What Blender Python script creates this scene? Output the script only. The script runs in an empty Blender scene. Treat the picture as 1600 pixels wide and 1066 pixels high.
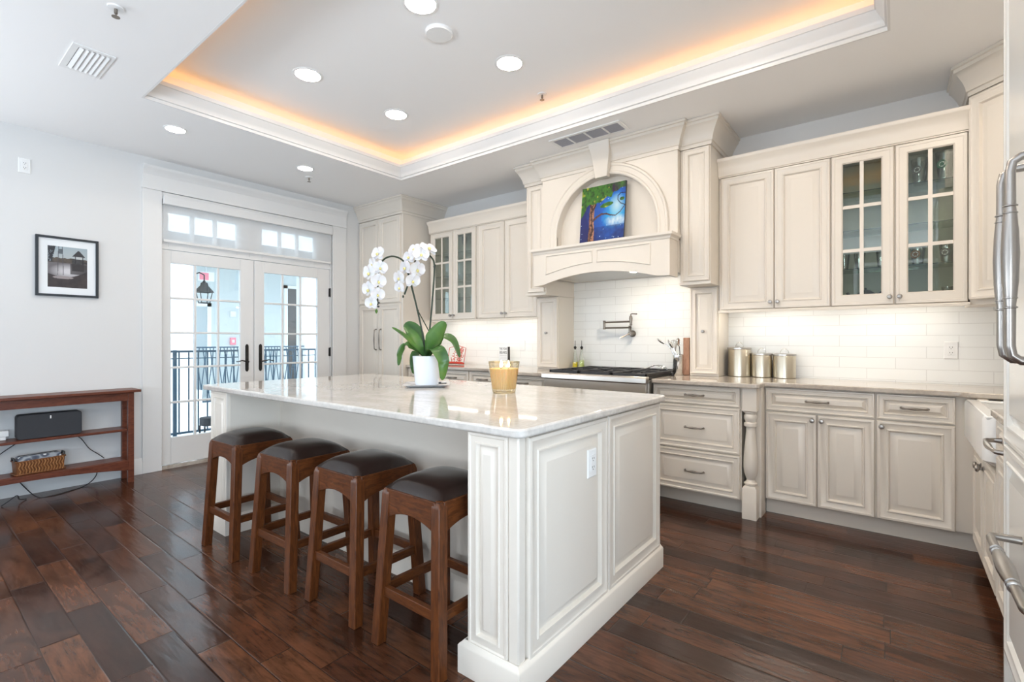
import bpy, bmesh, math, random
from mathutils import Matrix, Vector
random.seed(7)
PI = math.pi
SC = bpy.context.scene
COL = SC.collection

# ------------------------------------------------------------------ camera
cam_d = bpy.data.cameras.new('camera')
cam = bpy.data.objects.new('camera', cam_d); COL.objects.link(cam)
cam.location = (0, 0, 1.2213)
cam.rotation_euler = (PI/2, 0, math.radians(38.05))
cam_d.sensor_width = 36; cam_d.lens = 36*765.87/1600
cam_d.shift_y = -0.0016; cam_d.clip_start = 0.02
SC.camera = cam
# ------------------------------------------------------------------ world, daylight, exposure
world = bpy.data.worlds.new('sky'); SC.world = world; world.use_nodes = True
bg = world.node_tree.nodes['Background']
bg.inputs[0].default_value = (0.85, 0.925, 1.0, 1); bg.inputs[1].default_value = 3.5

def area(name, loc, rot, sx, sy, power, col, spread=PI):
    d = bpy.data.lights.new(name, 'AREA'); d.shape = 'RECTANGLE'; d.size = sx; d.size_y = sy
    d.energy = power; d.color = col; d.spread = spread
    o = bpy.data.objects.new(name, d); COL.objects.link(o); o.location = loc; o.rotation_euler = rot
    return o
# area lights standing in for unseen windows, tilted up to brighten the ceiling
area('daylight_front', (-3.2, -3.30, 1.20), (PI/2+1.2, 0, 0), 3.0, 1.4, 125, (0.80, 0.90, 1.0))
area('daylight_front', (0.6, -3.30, 1.20), (PI/2+.95, 0, 0), 2.4, 1.4, 175, (0.84, 0.92, 1.0))
area('daylight_west', (-5.30, -1.7, 1.25), (PI/2+.75, 0, -PI/2), 2.6, 1.5, 105, (0.86, 0.93, 1.0))  # added fill on the solid left wall to brighten the refrigerator side
area('daylight_east', (3.12, -1.0, 1.4), (PI/2+.5, 0, PI/2), 3.2, 1.9, 300, (0.66, 0.83, 1.0))
SC.view_settings.view_transform = 'Standard'; SC.view_settings.look = 'None'
SC.view_settings.gamma = 1; SC.view_settings.use_curve_mapping = False
SC.view_settings.exposure = 0.05
SC.cycles.use_denoising = True
SC.cycles.max_bounces = 10; SC.cycles.diffuse_bounces = 5; SC.cycles.glossy_bounces = 5
SC.cycles.transmission_bounces = 8; SC.cycles.transparent_max_bounces = 16
SC.cycles.sample_clamp_indirect = 8
SC.cycles.caustics_reflective = False; SC.cycles.caustics_refractive = False

# ------------------------------------------------------------------ materials
def mat(name, col, rough=0.5, metal=0.0, **kw):
    m = bpy.data.materials.new(name); m.use_nodes = True
    b = m.node_tree.nodes['Principled BSDF']
    b.inputs['Base Color'].default_value = (*col, 1)
    b.inputs['Roughness'].default_value = rough
    b.inputs['Metallic'].default_value = metal
    for k, v in kw.items():
        b.inputs[k.replace('_', ' ')].default_value = v
    return m
class NT:
    def __init__(s, m): s.t = m.node_tree; s.b = s.t.nodes['Principled BSDF']
    def n(s, typ, **kw):
        x = s.t.nodes.new('ShaderNode'+typ)
        for k, v in kw.items(): setattr(x, k, v)
        return x
    def l(s, a, b): s.t.links.new(a, b)
    def math(s, op, a, b=None, c=None):
        x = s.n('Math', operation=op)
        for i, q in enumerate((a, b, c)):
            if q is None: continue
            if isinstance(q, (int, float)): x.inputs[i].default_value = q
            else: s.l(q, x.inputs[i])
        return x.outputs[0]
    def noise(s, vec, scale, detail=3, rough=0.5, mapscale=None, dist=0.0):
        if mapscale:
            mp = s.n('Mapping'); mp.inputs['Scale'].default_value = mapscale; s.l(vec, mp.inputs[0]); vec = mp.outputs[0]
        x = s.n('TexNoise'); x.inputs['Scale'].default_value = scale; x.inputs['Detail'].default_value = detail
        x.inputs['Roughness'].default_value = rough; x.inputs['Distortion'].default_value = dist
        s.l(vec, x.inputs['Vector']); return x.outputs['Fac']
    def ramp(s, fac, stops):
        x = s.n('ValToRGB'); e = x.color_ramp.elements
        while len(e) < len(stops): e.new(0.5)
        for i, (p, c) in enumerate(stops): e[i].position = p; e[i].color = (*c, 1)
        s.l(fac, x.inputs[0]); return x.outputs[0]
    def mix(s, fac, a, b, blend='MIX'):
        x = s.n('Mix', data_type='RGBA', blend_type=blend)
        for sock, q in ((x.inputs[0], fac), (x.inputs[6], a), (x.inputs[7], b)):
            if isinstance(q, (int, float)): sock.default_value = q
            elif isinstance(q, tuple): sock.default_value = (*q, 1)
            else: s.l(q, sock)
        return x.outputs[2]
    def bump(s, h, strength=0.3, dist=0.01):
        x = s.n('Bump'); x.inputs['Strength'].default_value = strength; x.inputs['Distance'].default_value = dist
        s.l(h, x.inputs['Height']); s.l(x.outputs[0], s.b.inputs['Normal'])
    def obj(s): return s.n('TexCoord').outputs['Object']

M = {}
M['wall'] = mat('wall_paint', (0.70, 0.695, 0.685), 0.6)
M['far_wall'] = mat('taupe_far_wall', (0.22, 0.20, 0.18), 0.7)  # unseen wall darkened to cut bounce light onto the island
M['ceiling'] = mat('ceiling_paint', (0.89, 0.885, 0.88), 0.7)
M['trim'] = mat('trim_paint', (0.74, 0.735, 0.725), 0.35)
M['cab'] = mat('cabinet_paint', (0.72, 0.665, 0.59), 0.32)
M['frost'] = mat('glossy_white_lacquer', (0.80, 0.795, 0.765), 0.15)
M['cab_in'] = mat('cabinet_inside', (0.55, 0.55, 0.44), 0.5)
M['glaze'] = mat('white_glaze', (0.85, 0.85, 0.84), 0.12)
M['white'] = mat('white_plastic', (0.82, 0.82, 0.81), 0.35)
M['cream'] = mat('cream', (0.8, 0.75, 0.66), 0.4)
M['steel'] = mat('brushed_steel', (0.55, 0.53, 0.50), 0.28, 1.0)
M['nickel'] = mat('satin_nickel', (0.40, 0.38, 0.36), 0.30, 1.0)
M['pewter'] = mat('pewter', (0.28, 0.25, 0.22), 0.35, 1.0)
M['chrome'] = mat('chrome', (0.75, 0.75, 0.75), 0.08, 1.0)
M['champ'] = mat('champagne_steel', (0.60, 0.55, 0.45), 0.30, 1.0)
M['bronze'] = mat('dark_bronze', (0.03, 0.028, 0.028), 0.35, 0.6)
M['iron'] = mat('cast_iron', (0.02, 0.02, 0.022), 0.45)
M['black'] = mat('black_plastic', (0.015, 0.016, 0.018), 0.45)
M['frame'] = mat('black_frame', (0.012, 0.018, 0.025), 0.4)
M['charcoal'] = mat('charcoal_cloth', (0.03, 0.032, 0.038), 0.75)
M['red'] = mat('red_enamel', (0.50, 0.035, 0.015), 0.35)
M['pink'] = mat('sign_red', (0.85, 0.25, 0.32), 0.5)
M['stem'] = mat('orchid_stem', (0.02, 0.035, 0.018), 0.5)
M['petal'] = mat('petal', (0.74, 0.72, 0.73), 0.5, Subsurface_Weight=0.15)
M['yellow'] = mat('flower_centre', (0.75, 0.66, 0.25), 0.5)
M['pot'] = mat('pot_glaze', (0.74, 0.77, 0.82), 0.15)
M['moss'] = mat('moss', (0.05, 0.045, 0.02), 0.9)
M['copper'] = mat('copper', (0.62, 0.38, 0.27), 0.3, 0.7)
M['teal'] = mat('teal_glaze', (0.05, 0.22, 0.24), 0.3)
M['teapot'] = mat('dark_iron_teapot', (0.06, 0.065, 0.07), 0.45)
M['green'] = mat('emblem_green', (0.01, 0.12, 0.07), 0.5)
M['oil'] = mat('olive_oil', (0.85, 0.68, 0.03), 0.1)
M['oil2'] = mat('green_oil', (0.62, 0.72, 0.25), 0.1)
M['dark'] = mat('dark_gap', (0.03, 0.03, 0.03), 0.7)
M['ext'] = mat('stucco', (0.62, 0.66, 0.66), 0.8)
M['ext_w'] = mat('white_stucco', (0.85, 0.87, 0.88), 0.8)
M['ext_door'] = mat('exterior_door_paint', (0.45, 0.5, 0.52), 0.6)
M['ext_dark'] = mat('dark_glass', (0.06, 0.055, 0.055), 0.2)
M['rail'] = mat('railing_paint', (0.03, 0.07, 0.11), 0.5)
M['paper'] = mat('paper_white', (0.80, 0.82, 0.83), 0.6)
M['silver_cup'] = mat('cup_print', (0.10, 0.10, 0.11), 0.5)

def emis(name, col, s):
    m = bpy.data.materials.new(name); m.use_nodes = True; t = m.node_tree; t.nodes.clear()
    e = t.nodes.new('ShaderNodeEmission'); e.inputs[0].default_value = (*col, 1); e.inputs[1].default_value = s
    o = t.nodes.new('ShaderNodeOutputMaterial'); t.links.new(e.outputs[0], o.inputs[0]); return m
M['lamp'] = emis('lamp_lens', (1.0, 0.88, 0.74), 104)
M['lamp_small'] = emis('soffit_lens', (1.0, 0.92, 0.82), 50)
M['cove'] = emis('cove_led', (1.0, 0.42, 0.07), 6.5)
M['strip'] = emis('under_cabinet_led', (1.0, 0.93, 0.83), 19)
M['hoodlamp'] = emis('hood_lamp', (1.0, 0.88, 0.72), 620)
M['flame'] = emis('flame', (1.0, 0.75, 0.40), 30)

def thin_glass(name, tint=(1, 1, 1), gloss=0.08, rough=0.0):
    m = bpy.data.materials.new(name); m.use_nodes = True; t = m.node_tree; t.nodes.clear()
    tr = t.nodes.new('ShaderNodeBsdfTransparent'); tr.inputs[0].default_value = (*tint, 1)
    gl = t.nodes.new('ShaderNodeBsdfGlossy'); gl.inputs['Roughness'].default_value = rough
    lw = t.nodes.new('ShaderNodeLayerWeight'); lw.inputs[0].default_value = 0.35
    mm = t.nodes.new('ShaderNodeMath'); mm.operation = 'MULTIPLY_ADD'; mm.inputs[1].default_value = 0.5; mm.inputs[2].default_value = gloss
    mx = t.nodes.new('ShaderNodeMixShader'); o = t.nodes.new('ShaderNodeOutputMaterial')
    t.links.new(lw.outputs['Fresnel'], mm.inputs[0]); t.links.new(mm.outputs[0], mx.inputs[0])
    t.links.new(tr.outputs[0], mx.inputs[1]); t.links.new(gl.outputs[0], mx.inputs[2]); t.links.new(mx.outputs[0], o.inputs[0])
    return m
M['shade_blind'] = mat('window_blind', (0.25, 0.25, 0.26), 0.7)  # for the unseen panels that block sky light
M['pane'] = thin_glass('window_glass', (0.93, 0.98, 1.0), 0.03)
M['cabglass'] = thin_glass('cabinet_glass', (0.90, 0.94, 0.90), 0.05)
M['shelfglass'] = thin_glass('shelf_glass', (0.80, 0.90, 0.84), 0.08)
M['cup'] = thin_glass('drinking_glass', (0.86, 0.88, 0.88), 0.12)
M['bottle'] = thin_glass('bottle_glass', (0.93, 0.95, 0.9), 0.10)
M['shelfedge'] = mat('glass_edge', (0.02, 0.05, 0.04), 0.1)

def build_floor_mat():
    m = mat('walnut_planks', (0.1, 0.04, 0.02), 0.25); q = NT(m); co = q.obj()
    sp = q.n('SeparateXYZ'); q.l(co, sp.inputs[0]); x, y = sp.outputs[0], sp.outputs[1]
    W, L = 0.124, 0.72
    yy = q.math('DIVIDE', y, W); row = q.math('FLOOR', yy); fy = q.math('FRACT', yy)
    wn = q.n('TexWhiteNoise', noise_dimensions='1D'); q.l(row, wn.inputs['W'])
    xx = q.math('ADD', q.math('DIVIDE', x, L), q.math('MULTIPLY', wn.outputs['Value'], 9.7))
    colm = q.math('FLOOR', xx); fx = q.math('FRACT', xx)
    cb = q.n('CombineXYZ'); q.l(row, cb.inputs[0]); q.l(colm, cb.inputs[1])
    w2 = q.n('TexWhiteNoise', noise_dimensions='3D'); q.l(cb.outputs[0], w2.inputs['Vector'])
    base = q.ramp(w2.outputs['Value'], [(0.0, (0.036, 0.014, 0.008)), (0.35, (0.056, 0.021, 0.011)), (0.65, (0.082, 0.031, 0.015)), (1.0, (0.125, 0.050, 0.023))])
    off = q.n('VectorMath', operation='MULTIPLY_ADD'); q.l(w2.outputs['Color'], off.inputs[0]); off.inputs[1].default_value = (7, 7, 7); q.l(co, off.inputs[2])
    g = q.noise(off.outputs[0], 5, 5, 0.65, (1.2, 11, 1), 0.6)
    g2 = q.noise(off.outputs[0], 3.0, 4, 0.6, (1, 2.2, 1), 1.2)
    c = q.mix(1.0, base, q.ramp(g, [(0.25, (0.35, 0.32, 0.3)), (0.55, (1, 1, 1)), (0.85, (1.3, 1.25, 1.2))]), 'MULTIPLY')
    c = q.mix(1.0, c, q.ramp(g2, [(0.3, (0.45, 0.42, 0.4)), (0.5, (1, 1, 1)), (0.75, (1.45, 1.3, 1.2))]), 'MULTIPLY')
    ex = q.math('MULTIPLY', q.math('MINIMUM', fx, q.math('SUBTRACT', 1.0, fx)), L)
    ey = q.math('MULTIPLY', q.math('MINIMUM', fy, q.math('SUBTRACT', 1.0, fy)), W)
    e = q.math('MINIMUM', ex, ey)
    seam = q.n('MapRange'); seam.inputs[1].default_value = 0.0004; seam.inputs[2].default_value = 0.0022; q.l(e, seam.inputs[0])
    c = q.mix(seam.outputs[0], (0.006, 0.003, 0.002), c); q.l(c, q.b.inputs['Base Color'])
    r = q.n('MapRange'); q.l(g2, r.inputs[0]); r.inputs[3].default_value = 0.12; r.inputs[4].default_value = 0.26; q.l(r.outputs[0], q.b.inputs['Roughness'])
    bev = q.n('MapRange', interpolation_type='SMOOTHSTEP'); bev.inputs[1].default_value = 0.0; bev.inputs[2].default_value = 0.006; q.l(e, bev.inputs[0])
    scr = q.noise(off.outputs[0], 4.5, 2, 0.5, (1.0, 4.0, 1))
    h = q.math('ADD', q.math('MULTIPLY', bev.outputs[0], 0.8), q.math('MULTIPLY', scr, 1.3))
    h = q.math('ADD', h, q.math('MULTIPLY', w2.outputs['Value'], 0.3))
    h = q.math('ADD', h, q.math('MULTIPLY', g, 0.25))
    q.bump(h, 0.22, 0.006)
    q.b.inputs['Specular IOR Level'].default_value = 0.38
    return m
M['floor'] = build_floor_mat()
def build_tile():
    m = mat('subway_tile', (0.8, 0.8, 0.78), 0.34); q = NT(m); co = q.obj()
    sp = q.n('SeparateXYZ'); q.l(co, sp.inputs[0]); cb = q.n('CombineXYZ'); q.l(sp.outputs[0], cb.inputs[0]); q.l(sp.outputs[2], cb.inputs[1])
    b = q.n('TexBrick', offset=0.5); q.l(cb.outputs[0], b.inputs['Vector']); b.inputs['Scale'].default_value = 1
    b.inputs['Brick Width'].default_value = 0.33; b.inputs['Row Height'].default_value = 0.078; b.inputs['Mortar Size'].default_value = 0.0016
    b.inputs['Color1'].default_value = (0.84, 0.85, 0.83, 1); b.inputs['Color2'].default_value = (0.82, 0.83, 0.815, 1); b.inputs['Mortar'].default_value = (0.66, 0.66, 0.64, 1)
    q.l(b.outputs['Color'], q.b.inputs['Base Color'])
    h = q.math('ADD', q.math('MULTIPLY', b.outputs['Fac'], -1.0), q.math('MULTIPLY', q.noise(co, 6, 1), 0.5)); q.bump(h, 0.25, 0.003)
    return m
M['tile'] = build_tile()
def build_stone(name, c0, c1, c2, rough):
    m = mat(name, c1, rough); q = NT(m); co = q.obj()
    n1 = q.noise(co, 2.2, 6, 0.6, (1, 2.2, 2.2), 1.3); n2 = q.noise(co, 60, 2, 0.5)
    c = q.ramp(n1, [(0.30, c0), (0.48, c1), (0.56, c2), (0.75, c1)])
    c = q.mix(1.0, c, q.ramp(n2, [(0.35, (0.93, 0.93, 0.93)), (0.65, (1.04, 1.04, 1.04))]), 'MULTIPLY')
    q.b.inputs['Specular IOR Level'].default_value = 0.85
    q.l(c, q.b.inputs['Base Color']); return m
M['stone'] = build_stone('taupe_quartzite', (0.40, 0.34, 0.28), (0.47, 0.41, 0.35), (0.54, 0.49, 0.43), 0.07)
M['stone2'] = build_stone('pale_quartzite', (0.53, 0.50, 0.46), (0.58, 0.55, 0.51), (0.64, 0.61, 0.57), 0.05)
def build_wood(name, a, b, rough=0.35, axis=(1, 1, 6)):
    m = mat(name, a, rough); q = NT(m); co = q.obj()
    g = q.noise(co, 9, 5, 0.6, axis, 1.0); q.l(q.ramp(g, [(0.3, a), (0.7, b)]), q.b.inputs['Base Color']); q.bump(g, 0.08, 0.004); q.b.inputs['Specular IOR Level'].default_value = 0.3; return m
M['stoolwood'] = build_wood('stool_walnut', (0.045, 0.012, 0.003), (0.135, 0.040, 0.010), 0.36, (9, 9, 1.2))
M['stoolrail'] = build_wood('stool_walnut_rail', (0.045, 0.012, 0.003), (0.135, 0.040, 0.010), 0.36, (2, 2, 9))
M['console'] = build_wood('cherry', (0.075, 0.02, 0.010), (0.17, 0.05, 0.026), 0.35, (8, 1.5, 8))
M['wicker'] = build_wood('wicker', (0.07, 0.02, 0.008), (0.30, 0.12, 0.04), 0.5, (30, 30, 4))
M['weave'] = build_wood('weave_cane', (0.20, 0.07, 0.025), (0.50, 0.25, 0.09), 0.45, (14, 14, 3))
M['boardwood'] = build_wood('board_wood', (0.26, 0.13, 0.08), (0.46, 0.26, 0.17), 0.5, (6, 6, 1.5))
def build_leather():
    m = mat('dark_leather', (0.018, 0.012, 0.010), 0.27); q = NT(m); co = q.obj()
    n = q.noise(co, 3.5, 3); q.l(q.ramp(n, [(0.35, (0.009, 0.006, 0.005)), (0.7, (0.026, 0.012, 0.009))]), q.b.inputs['Base Color'])
    q.bump(q.noise(co, 160, 3), 0.12, 0.002); return m
M['leather'] = build_leather()
def build_leaf():
    m = mat('orchid_leaf', (0.05, 0.14, 0.03), 0.33); q = NT(m); co = q.obj()
    n = q.noise(co, 7, 3); q.l(q.ramp(n, [(0.3, (0.022, 0.075, 0.022)), (0.6, (0.07, 0.17, 0.028)), (0.8, (0.16, 0.22, 0.03))]), q.b.inputs['Base Color']); return m
M['leaf'] = build_leaf()
def build_wax():
    m = mat('amber_glass', (0.92, 0.66, 0.30), 0.15, Subsurface_Weight=0.4, Subsurface_Scale=0.03); q = NT(m)
    q.b.inputs['Subsurface Radius'].default_value = (1, 0.6, 0.25); return m
M['wax'] = build_wax()
M['waxtop'] = mat('wax_top', (0.9, 0.75, 0.5), 0.4)
M['candleglass'] = thin_glass('candle_glass', (1.0, 0.90, 0.70), 0.15)
M['patterncloth'] = None
def build_check():
    m = mat('patterned_cloth', (0.1, 0.12, 0.15), 0.7); q = NT(m); co = q.obj()
    v = q.n('TexVoronoi'); v.inputs['Scale'].default_value = 22; q.l(co, v.inputs['Vector'])
    q.l(q.ramp(v.outputs['Distance'], [(0.20, (0.75, 0.78, 0.8)), (0.28, (0.06, 0.07, 0.1)), (0.5, (0.10, 0.12, 0.16)), (0.7, (0.35, 0.38, 0.42))]), q.b.inputs['Base Color']); return m
M['patterncloth'] = build_check()
def build_shade():
    m = bpy.data.materials.new('shade_fabric'); m.use_nodes = True; t = m.node_tree; t.nodes.clear()
    tr = t.nodes.new('ShaderNodeBsdfTransparent'); tl = t.nodes.new('ShaderNodeBsdfTranslucent'); df = t.nodes.new('ShaderNodeBsdfDiffuse')
    tl.inputs[0].default_value = (0.95, 0.96, 0.97, 1); df.inputs[0].default_value = (0.82, 0.83, 0.84, 1)
    a = t.nodes.new('ShaderNodeMixShader'); a.inputs[0].default_value = 0.5; b = t.nodes.new('ShaderNodeMixShader'); b.inputs[0].default_value = 0.50
    o = t.nodes.new('ShaderNodeOutputMaterial')
    t.links.new(tl.outputs[0], a.inputs[1]); t.links.new(df.outputs[0], a.inputs[2])
    t.links.new(tr.outputs[0], b.inputs[1]); t.links.new(a.outputs[0], b.inputs[2]); t.links.new(b.outputs[0], o.inputs[0]); return m
M['shade'] = build_shade()
def build_attr(name, rough):
    m = mat(name, (1, 1, 1), rough); q = NT(m); a = q.n('Attribute', attribute_name='Col'); q.l(a.outputs['Color'], q.b.inputs['Base Color']); return m
M['painted'] = build_attr('painted_canvas', 0.6)
M['print'] = build_attr('photo_print', 0.5)

# ------------------------------------------------------------------ mesh builder
class MB:
    def __init__(s): s.v = []; s.f = []
    def add(s, vs, fs, m=None):
        b = len(s.v)
        s.v += [tuple(m @ Vector(p)) if m else tuple(p) for p in vs]
        s.f += [tuple(b+i for i in f) for f in fs]; return s
    def box(s, x0, x1, y0, y1, z0, z1, m=None):
        if x0 > x1: x0, x1 = x1, x0
        if y0 > y1: y0, y1 = y1, y0
        if z0 > z1: z0, z1 = z1, z0
        return s.add([(x0,y0,z0),(x1,y0,z0),(x1,y1,z0),(x0,y1,z0),(x0,y0,z1),(x1,y0,z1),(x1,y1,z1),(x0,y1,z1)],
                     [(3,2,1,0),(4,5,6,7),(0,1,5,4),(1,2,6,5),(2,3,7,6),(3,0,4,7)], m)
    def prism(s, pts, z0, z1, m=None):          # counter-clockwise outline in XY
        n = len(pts)
        vs = [(x, y, z0) for x, y in pts]+[(x, y, z1) for x, y in pts]
        fs = [tuple(range(n-1, -1, -1)), tuple(range(n, 2*n))]+[(i, (i+1) % n, n+(i+1) % n, n+i) for i in range(n)]
        return s.add(vs, fs, m)
    def loft(s, rings, cap0=True, cap1=True, closed=True, m=None):
        n = len(rings[0]); vs = [p for r in rings for p in r]; fs = []
        for k in range(len(rings)-1):
            for i in range(n if closed else n-1):
                j = (i+1) % n; fs.append((k*n+i, k*n+j, (k+1)*n+j, (k+1)*n+i))
        if cap0: fs.append(tuple(range(n-1, -1, -1)))
        if cap1: fs.append(tuple((len(rings)-1)*n+i for i in range(n)))
        return s.add(vs, fs, m)
    def lathe(s, prof, m=None, seg=24, cap0=True, cap1=True):      # prof (r, z)
        rings = [[(r*math.cos(2*PI*i/seg), r*math.sin(2*PI*i/seg), z) for i in range(seg)] for r, z in prof]
        return s.loft(rings, cap0, cap1, True, m)
    def tube(s, pts, r, seg=8, m=None, cap=True):
        P = [Vector(p) for p in pts]; n = len(P); R = r if isinstance(r, (list, tuple)) else [r]*n
        rings = []; up = None
        for i in range(n):
            t = (P[min(i+1, n-1)]-P[max(i-1, 0)]).normalized()
            if up is None: up = Vector((0, 0, 1)) if abs(t.z) < 0.9 else Vector((1, 0, 0))
            a = t.cross(up).normalized(); b = a.cross(t).normalized(); up = b
            rings.append([tuple(P[i]+R[i]*(math.cos(2*PI*k/seg)*a+math.sin(2*PI*k/seg)*b)) for k in range(seg)])
        rings = [list(reversed(r_)) for r_ in rings]
        return s.loft(rings, cap, cap, True, m)
    def door(s, x0, x1, z0, z1, y, prof, m=None):                   # nested rectangles, facing -Y
        rings = [[(x0+i, y-o, z0+i), (x1-i, y-o, z0+i), (x1-i, y-o, z1-i), (x0+i, y-o, z1-i)] for i, o in prof]
        return s.loft(rings, True, True, True, m)
    def sweep(s, path, prof, closed=False, m=None):                 # prof (out to the left of travel, z)
        n = len(path); P = [Vector((p[0], p[1], 0)) for p in path]; rings = []
        for i in range(n):
            def nrm(a, b): d = (b-a).normalized(); return Vector((-d.y, d.x, 0))
            if closed: n0 = nrm(P[i-1], P[i]); n1 = nrm(P[i], P[(i+1) % n])
            else:
                n0 = nrm(P[max(i-1, 0)], P[max(i, 1)]); n1 = nrm(P[min(i, n-2)], P[min(i+1, n-1)])
            b = (n0+n1).normalized(); b = b/max(0.3, b.dot(n0))
            rings.append([tuple(P[i]+b*o+Vector((0, 0, z))) for o, z in prof])
        if closed: rings.append(rings[0])
        return s.loft(rings, not closed, not closed, True, m)

def rnd_rect(x0, x1, y0, y1, r, seg=5, corners=(1, 1, 1, 1)):
    out = []
    for k, (cx, cy, a0) in enumerate(((x1-r, y0+r, -90), (x1-r, y1-r, 0), (x0+r, y1-r, 90), (x0+r, y0+r, 180))):
        if corners[k]:
            for i in range(seg+1):
                a = math.radians(a0+90*i/seg); out.append((cx+r*math.cos(a), cy+r*math.sin(a)))
        else: out.append(((x1, y0), (x1, y1), (x0, y1), (x0, y0))[k])
    return out

WM = {}
def put(name, mb, m, parent=None, bev=0, smooth=35, seg=2, label=None, kind=None):
    """mb holds world coordinates; stored relative to the parent."""
    me = bpy.data.meshes.new(name)
    vs = mb.v
    if parent is not None:
        inv = WM[parent.name].inverted(); vs = [tuple(inv @ Vector(p)) for p in vs]
    me.from_pydata(vs, [], mb.f); me.validate(); me.materials.append(M[m] if isinstance(m, str) else m)
    bm = bmesh.new(); bm.from_mesh(me); bmesh.ops.recalc_face_normals(bm, faces=bm.faces); bm.to_mesh(me); bm.free()
    if smooth:
        me.polygons.foreach_set('use_smooth', [True]*len(me.polygons))
        me.set_sharp_from_angle(angle=math.radians(smooth))
    o = bpy.data.objects.new(name, me); COL.objects.link(o)
    if parent is not None: o.parent = parent; WM[o.name] = WM[parent.name].copy()
    else: WM[o.name] = Matrix.Identity(4)
    if bev:
        b = o.modifiers.new('Bevel', 'BEVEL'); b.width = bev; b.segments = seg; b.limit_method = 'ANGLE'; b.angle_limit = math.radians(40)
    if label: o['label'] = label
    if kind: o['kind'] = kind
    return o
def tag(o, label, cat, group=None):
    o['label'] = label; o['category'] = cat
    if group: o['group'] = group
    return o
def thing(name, label, cat, loc=(0, 0, 0), rz=0, group=None):
    o = bpy.data.objects.new(name, None); COL.objects.link(o); o.location = loc; o.rotation_euler = (0, 0, rz)
    o.empty_display_size = 0.1
    WM[o.name] = Matrix.Translation(loc) @ Matrix.Rotation(rz, 4, 'Z')
    return tag(o, label, cat, group)
def struct(name, mb, m, parent=None, bev=0):
    o = put(name, mb, m, parent, bev); o['kind'] = 'structure'; return o
def copy_tree(o, parent=None):
    c = o.copy(); COL.objects.link(c); c.parent = parent
    for ch in list(o.children): copy_tree(ch, c)
    return c
def fr(x, y, rz, z=0): return Matrix.Translation((x, y, z)) @ Matrix.Rotation(rz, 4, 'Z')
XZ = Matrix.Rotation(PI/2, 4, 'X')               # local z -> -Y (out of a wall facing the room)

RAISED = [(0, 0), (0, .014), (.004, .020), (.016, .021), (.022, .017), (.050, .0165), (.054, .021), (.060, .020), (.067, .004), (.072, .004), (.104, .019), (.107, .019)]
def rp(k=1.0, k2=None): return [(i*k, o) for i, o in RAISED]
def cab_door(parent, x0, x1, z0, z1, y, m=None, k=1.0, name='door', label=None, mt='cab'):
    k = min(k, (min(x1-x0, z1-z0)/2-0.012)/0.107)
    return put(name, MB().door(x0, x1, z0, z1, y, rp(k), m), mt, parent, label=label)
def knob(parent, x, z, y, m=None, r=0.015, mt='nickel'):
    mm = (m or Matrix.Identity(4)) @ Matrix.Translation((x, y, z)) @ XZ
    p = [(r*.75, 0), (r*.75, .003), (r*.38, .006), (r*.38, .014), (r*.9, .019), (r, .025), (r*.8, .031), (r*.3, .033)]
    return put('knob', MB().lathe(p, mm, 14), mt, parent)
def pull(parent, x, z, y, L=0.115, m=None, mt='pewter', s=1.35, name='handle', vert=False):
    mm = (m or Matrix.Identity(4)) @ Matrix.Translation((x, y, z))
    if vert: mm = mm @ Matrix.Rotation(PI/2, 4, 'Y')
    mb = MB(); h = L/2
    mb.tube([(-h, 0, 0), (-h, -.012*s, 0), (-h*.9, -.024*s, 0), (-h*.6, -.027*s, 0), (-h*.25, -.028*s, 0), (0, -.028*s, 0), (h*.25, -.028*s, 0), (h*.6, -.027*s, 0), (h*.9, -.024*s, 0), (h, -.012*s, 0), (h, 0, 0)],
            [.006*s, .0045*s, .0045*s, .0035*s, .0052*s, .0062*s, .0052*s, .0035*s, .0045*s, .0045*s, .006*s], 8, mm)
    return put(name, mb, mt, parent)

H, H2, XL, YB, XR = 2.894, 3.14, -5.40, 4.38, 0.95
CT = 0.923
# ------------------------------------------------------------------ room shell
fl = struct('floor', MB().box(-5.6, 3.3, -3.6, 4.5, -0.1, 0), 'floor')
c = MB()
TX0, TX1, TY0, TY1 = -4.107, -0.022, 1.088, 3.352
def holed(mb, hx0, hx1, hy0, hy1, z0, z1):
    mb.box(-5.6, hx0, -3.6, 4.5, z0, z1); mb.box(hx1, 3.3, -3.6, 4.5, z0, z1)
    mb.box(hx0, hx1, -3.6, hy0, z0, z1); mb.box(hx0, hx1, hy1, 4.5, z0, z1)
holed(c, TX0, TX1, TY0, TY1, H, 2.995); holed(c, TX0-.06, TX1+.06, TY0-.06, TY1+.06, 2.995, H2)
c.box(-5.6, 3.3, -3.6, 4.5, H2, H2+.1)
struct('ceiling', c, 'ceiling')
CROWN_T = [(0, H-.001), (.012, H-.001), (.014, H+.02), (.024, H+.024), (.026, H+.045), (.034, H+.06), (.052, H+.085), (.062, H+.105), (.068, H+.108), (.07, H+.136), (.058, H+.136), (.0, H+.09)]
struct('trim_1', MB().sweep([(TX0, TY0), (TX1, TY0), (TX1, TY1), (TX0, TY1)], CROWN_T, True), 'trim')
lip = MB()
for a, b_, cc, d in ((TX0-.03, TX0-.015, TY0, TY1), (TX1+.015, TX1+.03, TY0, TY1), (TX0, TX1, TY0-.03, TY0-.015), (TX0, TX1, TY1+.015, TY1+.03)):
    lip.box(a, b_, cc, d, 2.996, 3.004)
t = put('cove_light_strip', lip, 'cove'); tag(t, 'amber glowing light strip hidden in the ceiling tray cove', 'light strip')
struct('wall_back', MB().box(-5.6, 3.3, YB, YB+.12, 0, H+.3), 'wall')
struct('wall_left', MB().box(-5.6, XL, -3.6, 1.585, 0, H+.2).box(-5.6, XL, 3.34, YB, 0, H+.2).box(-5.6, XL, 1.585, 3.34, 2.57, H+.2), 'wall')
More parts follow.
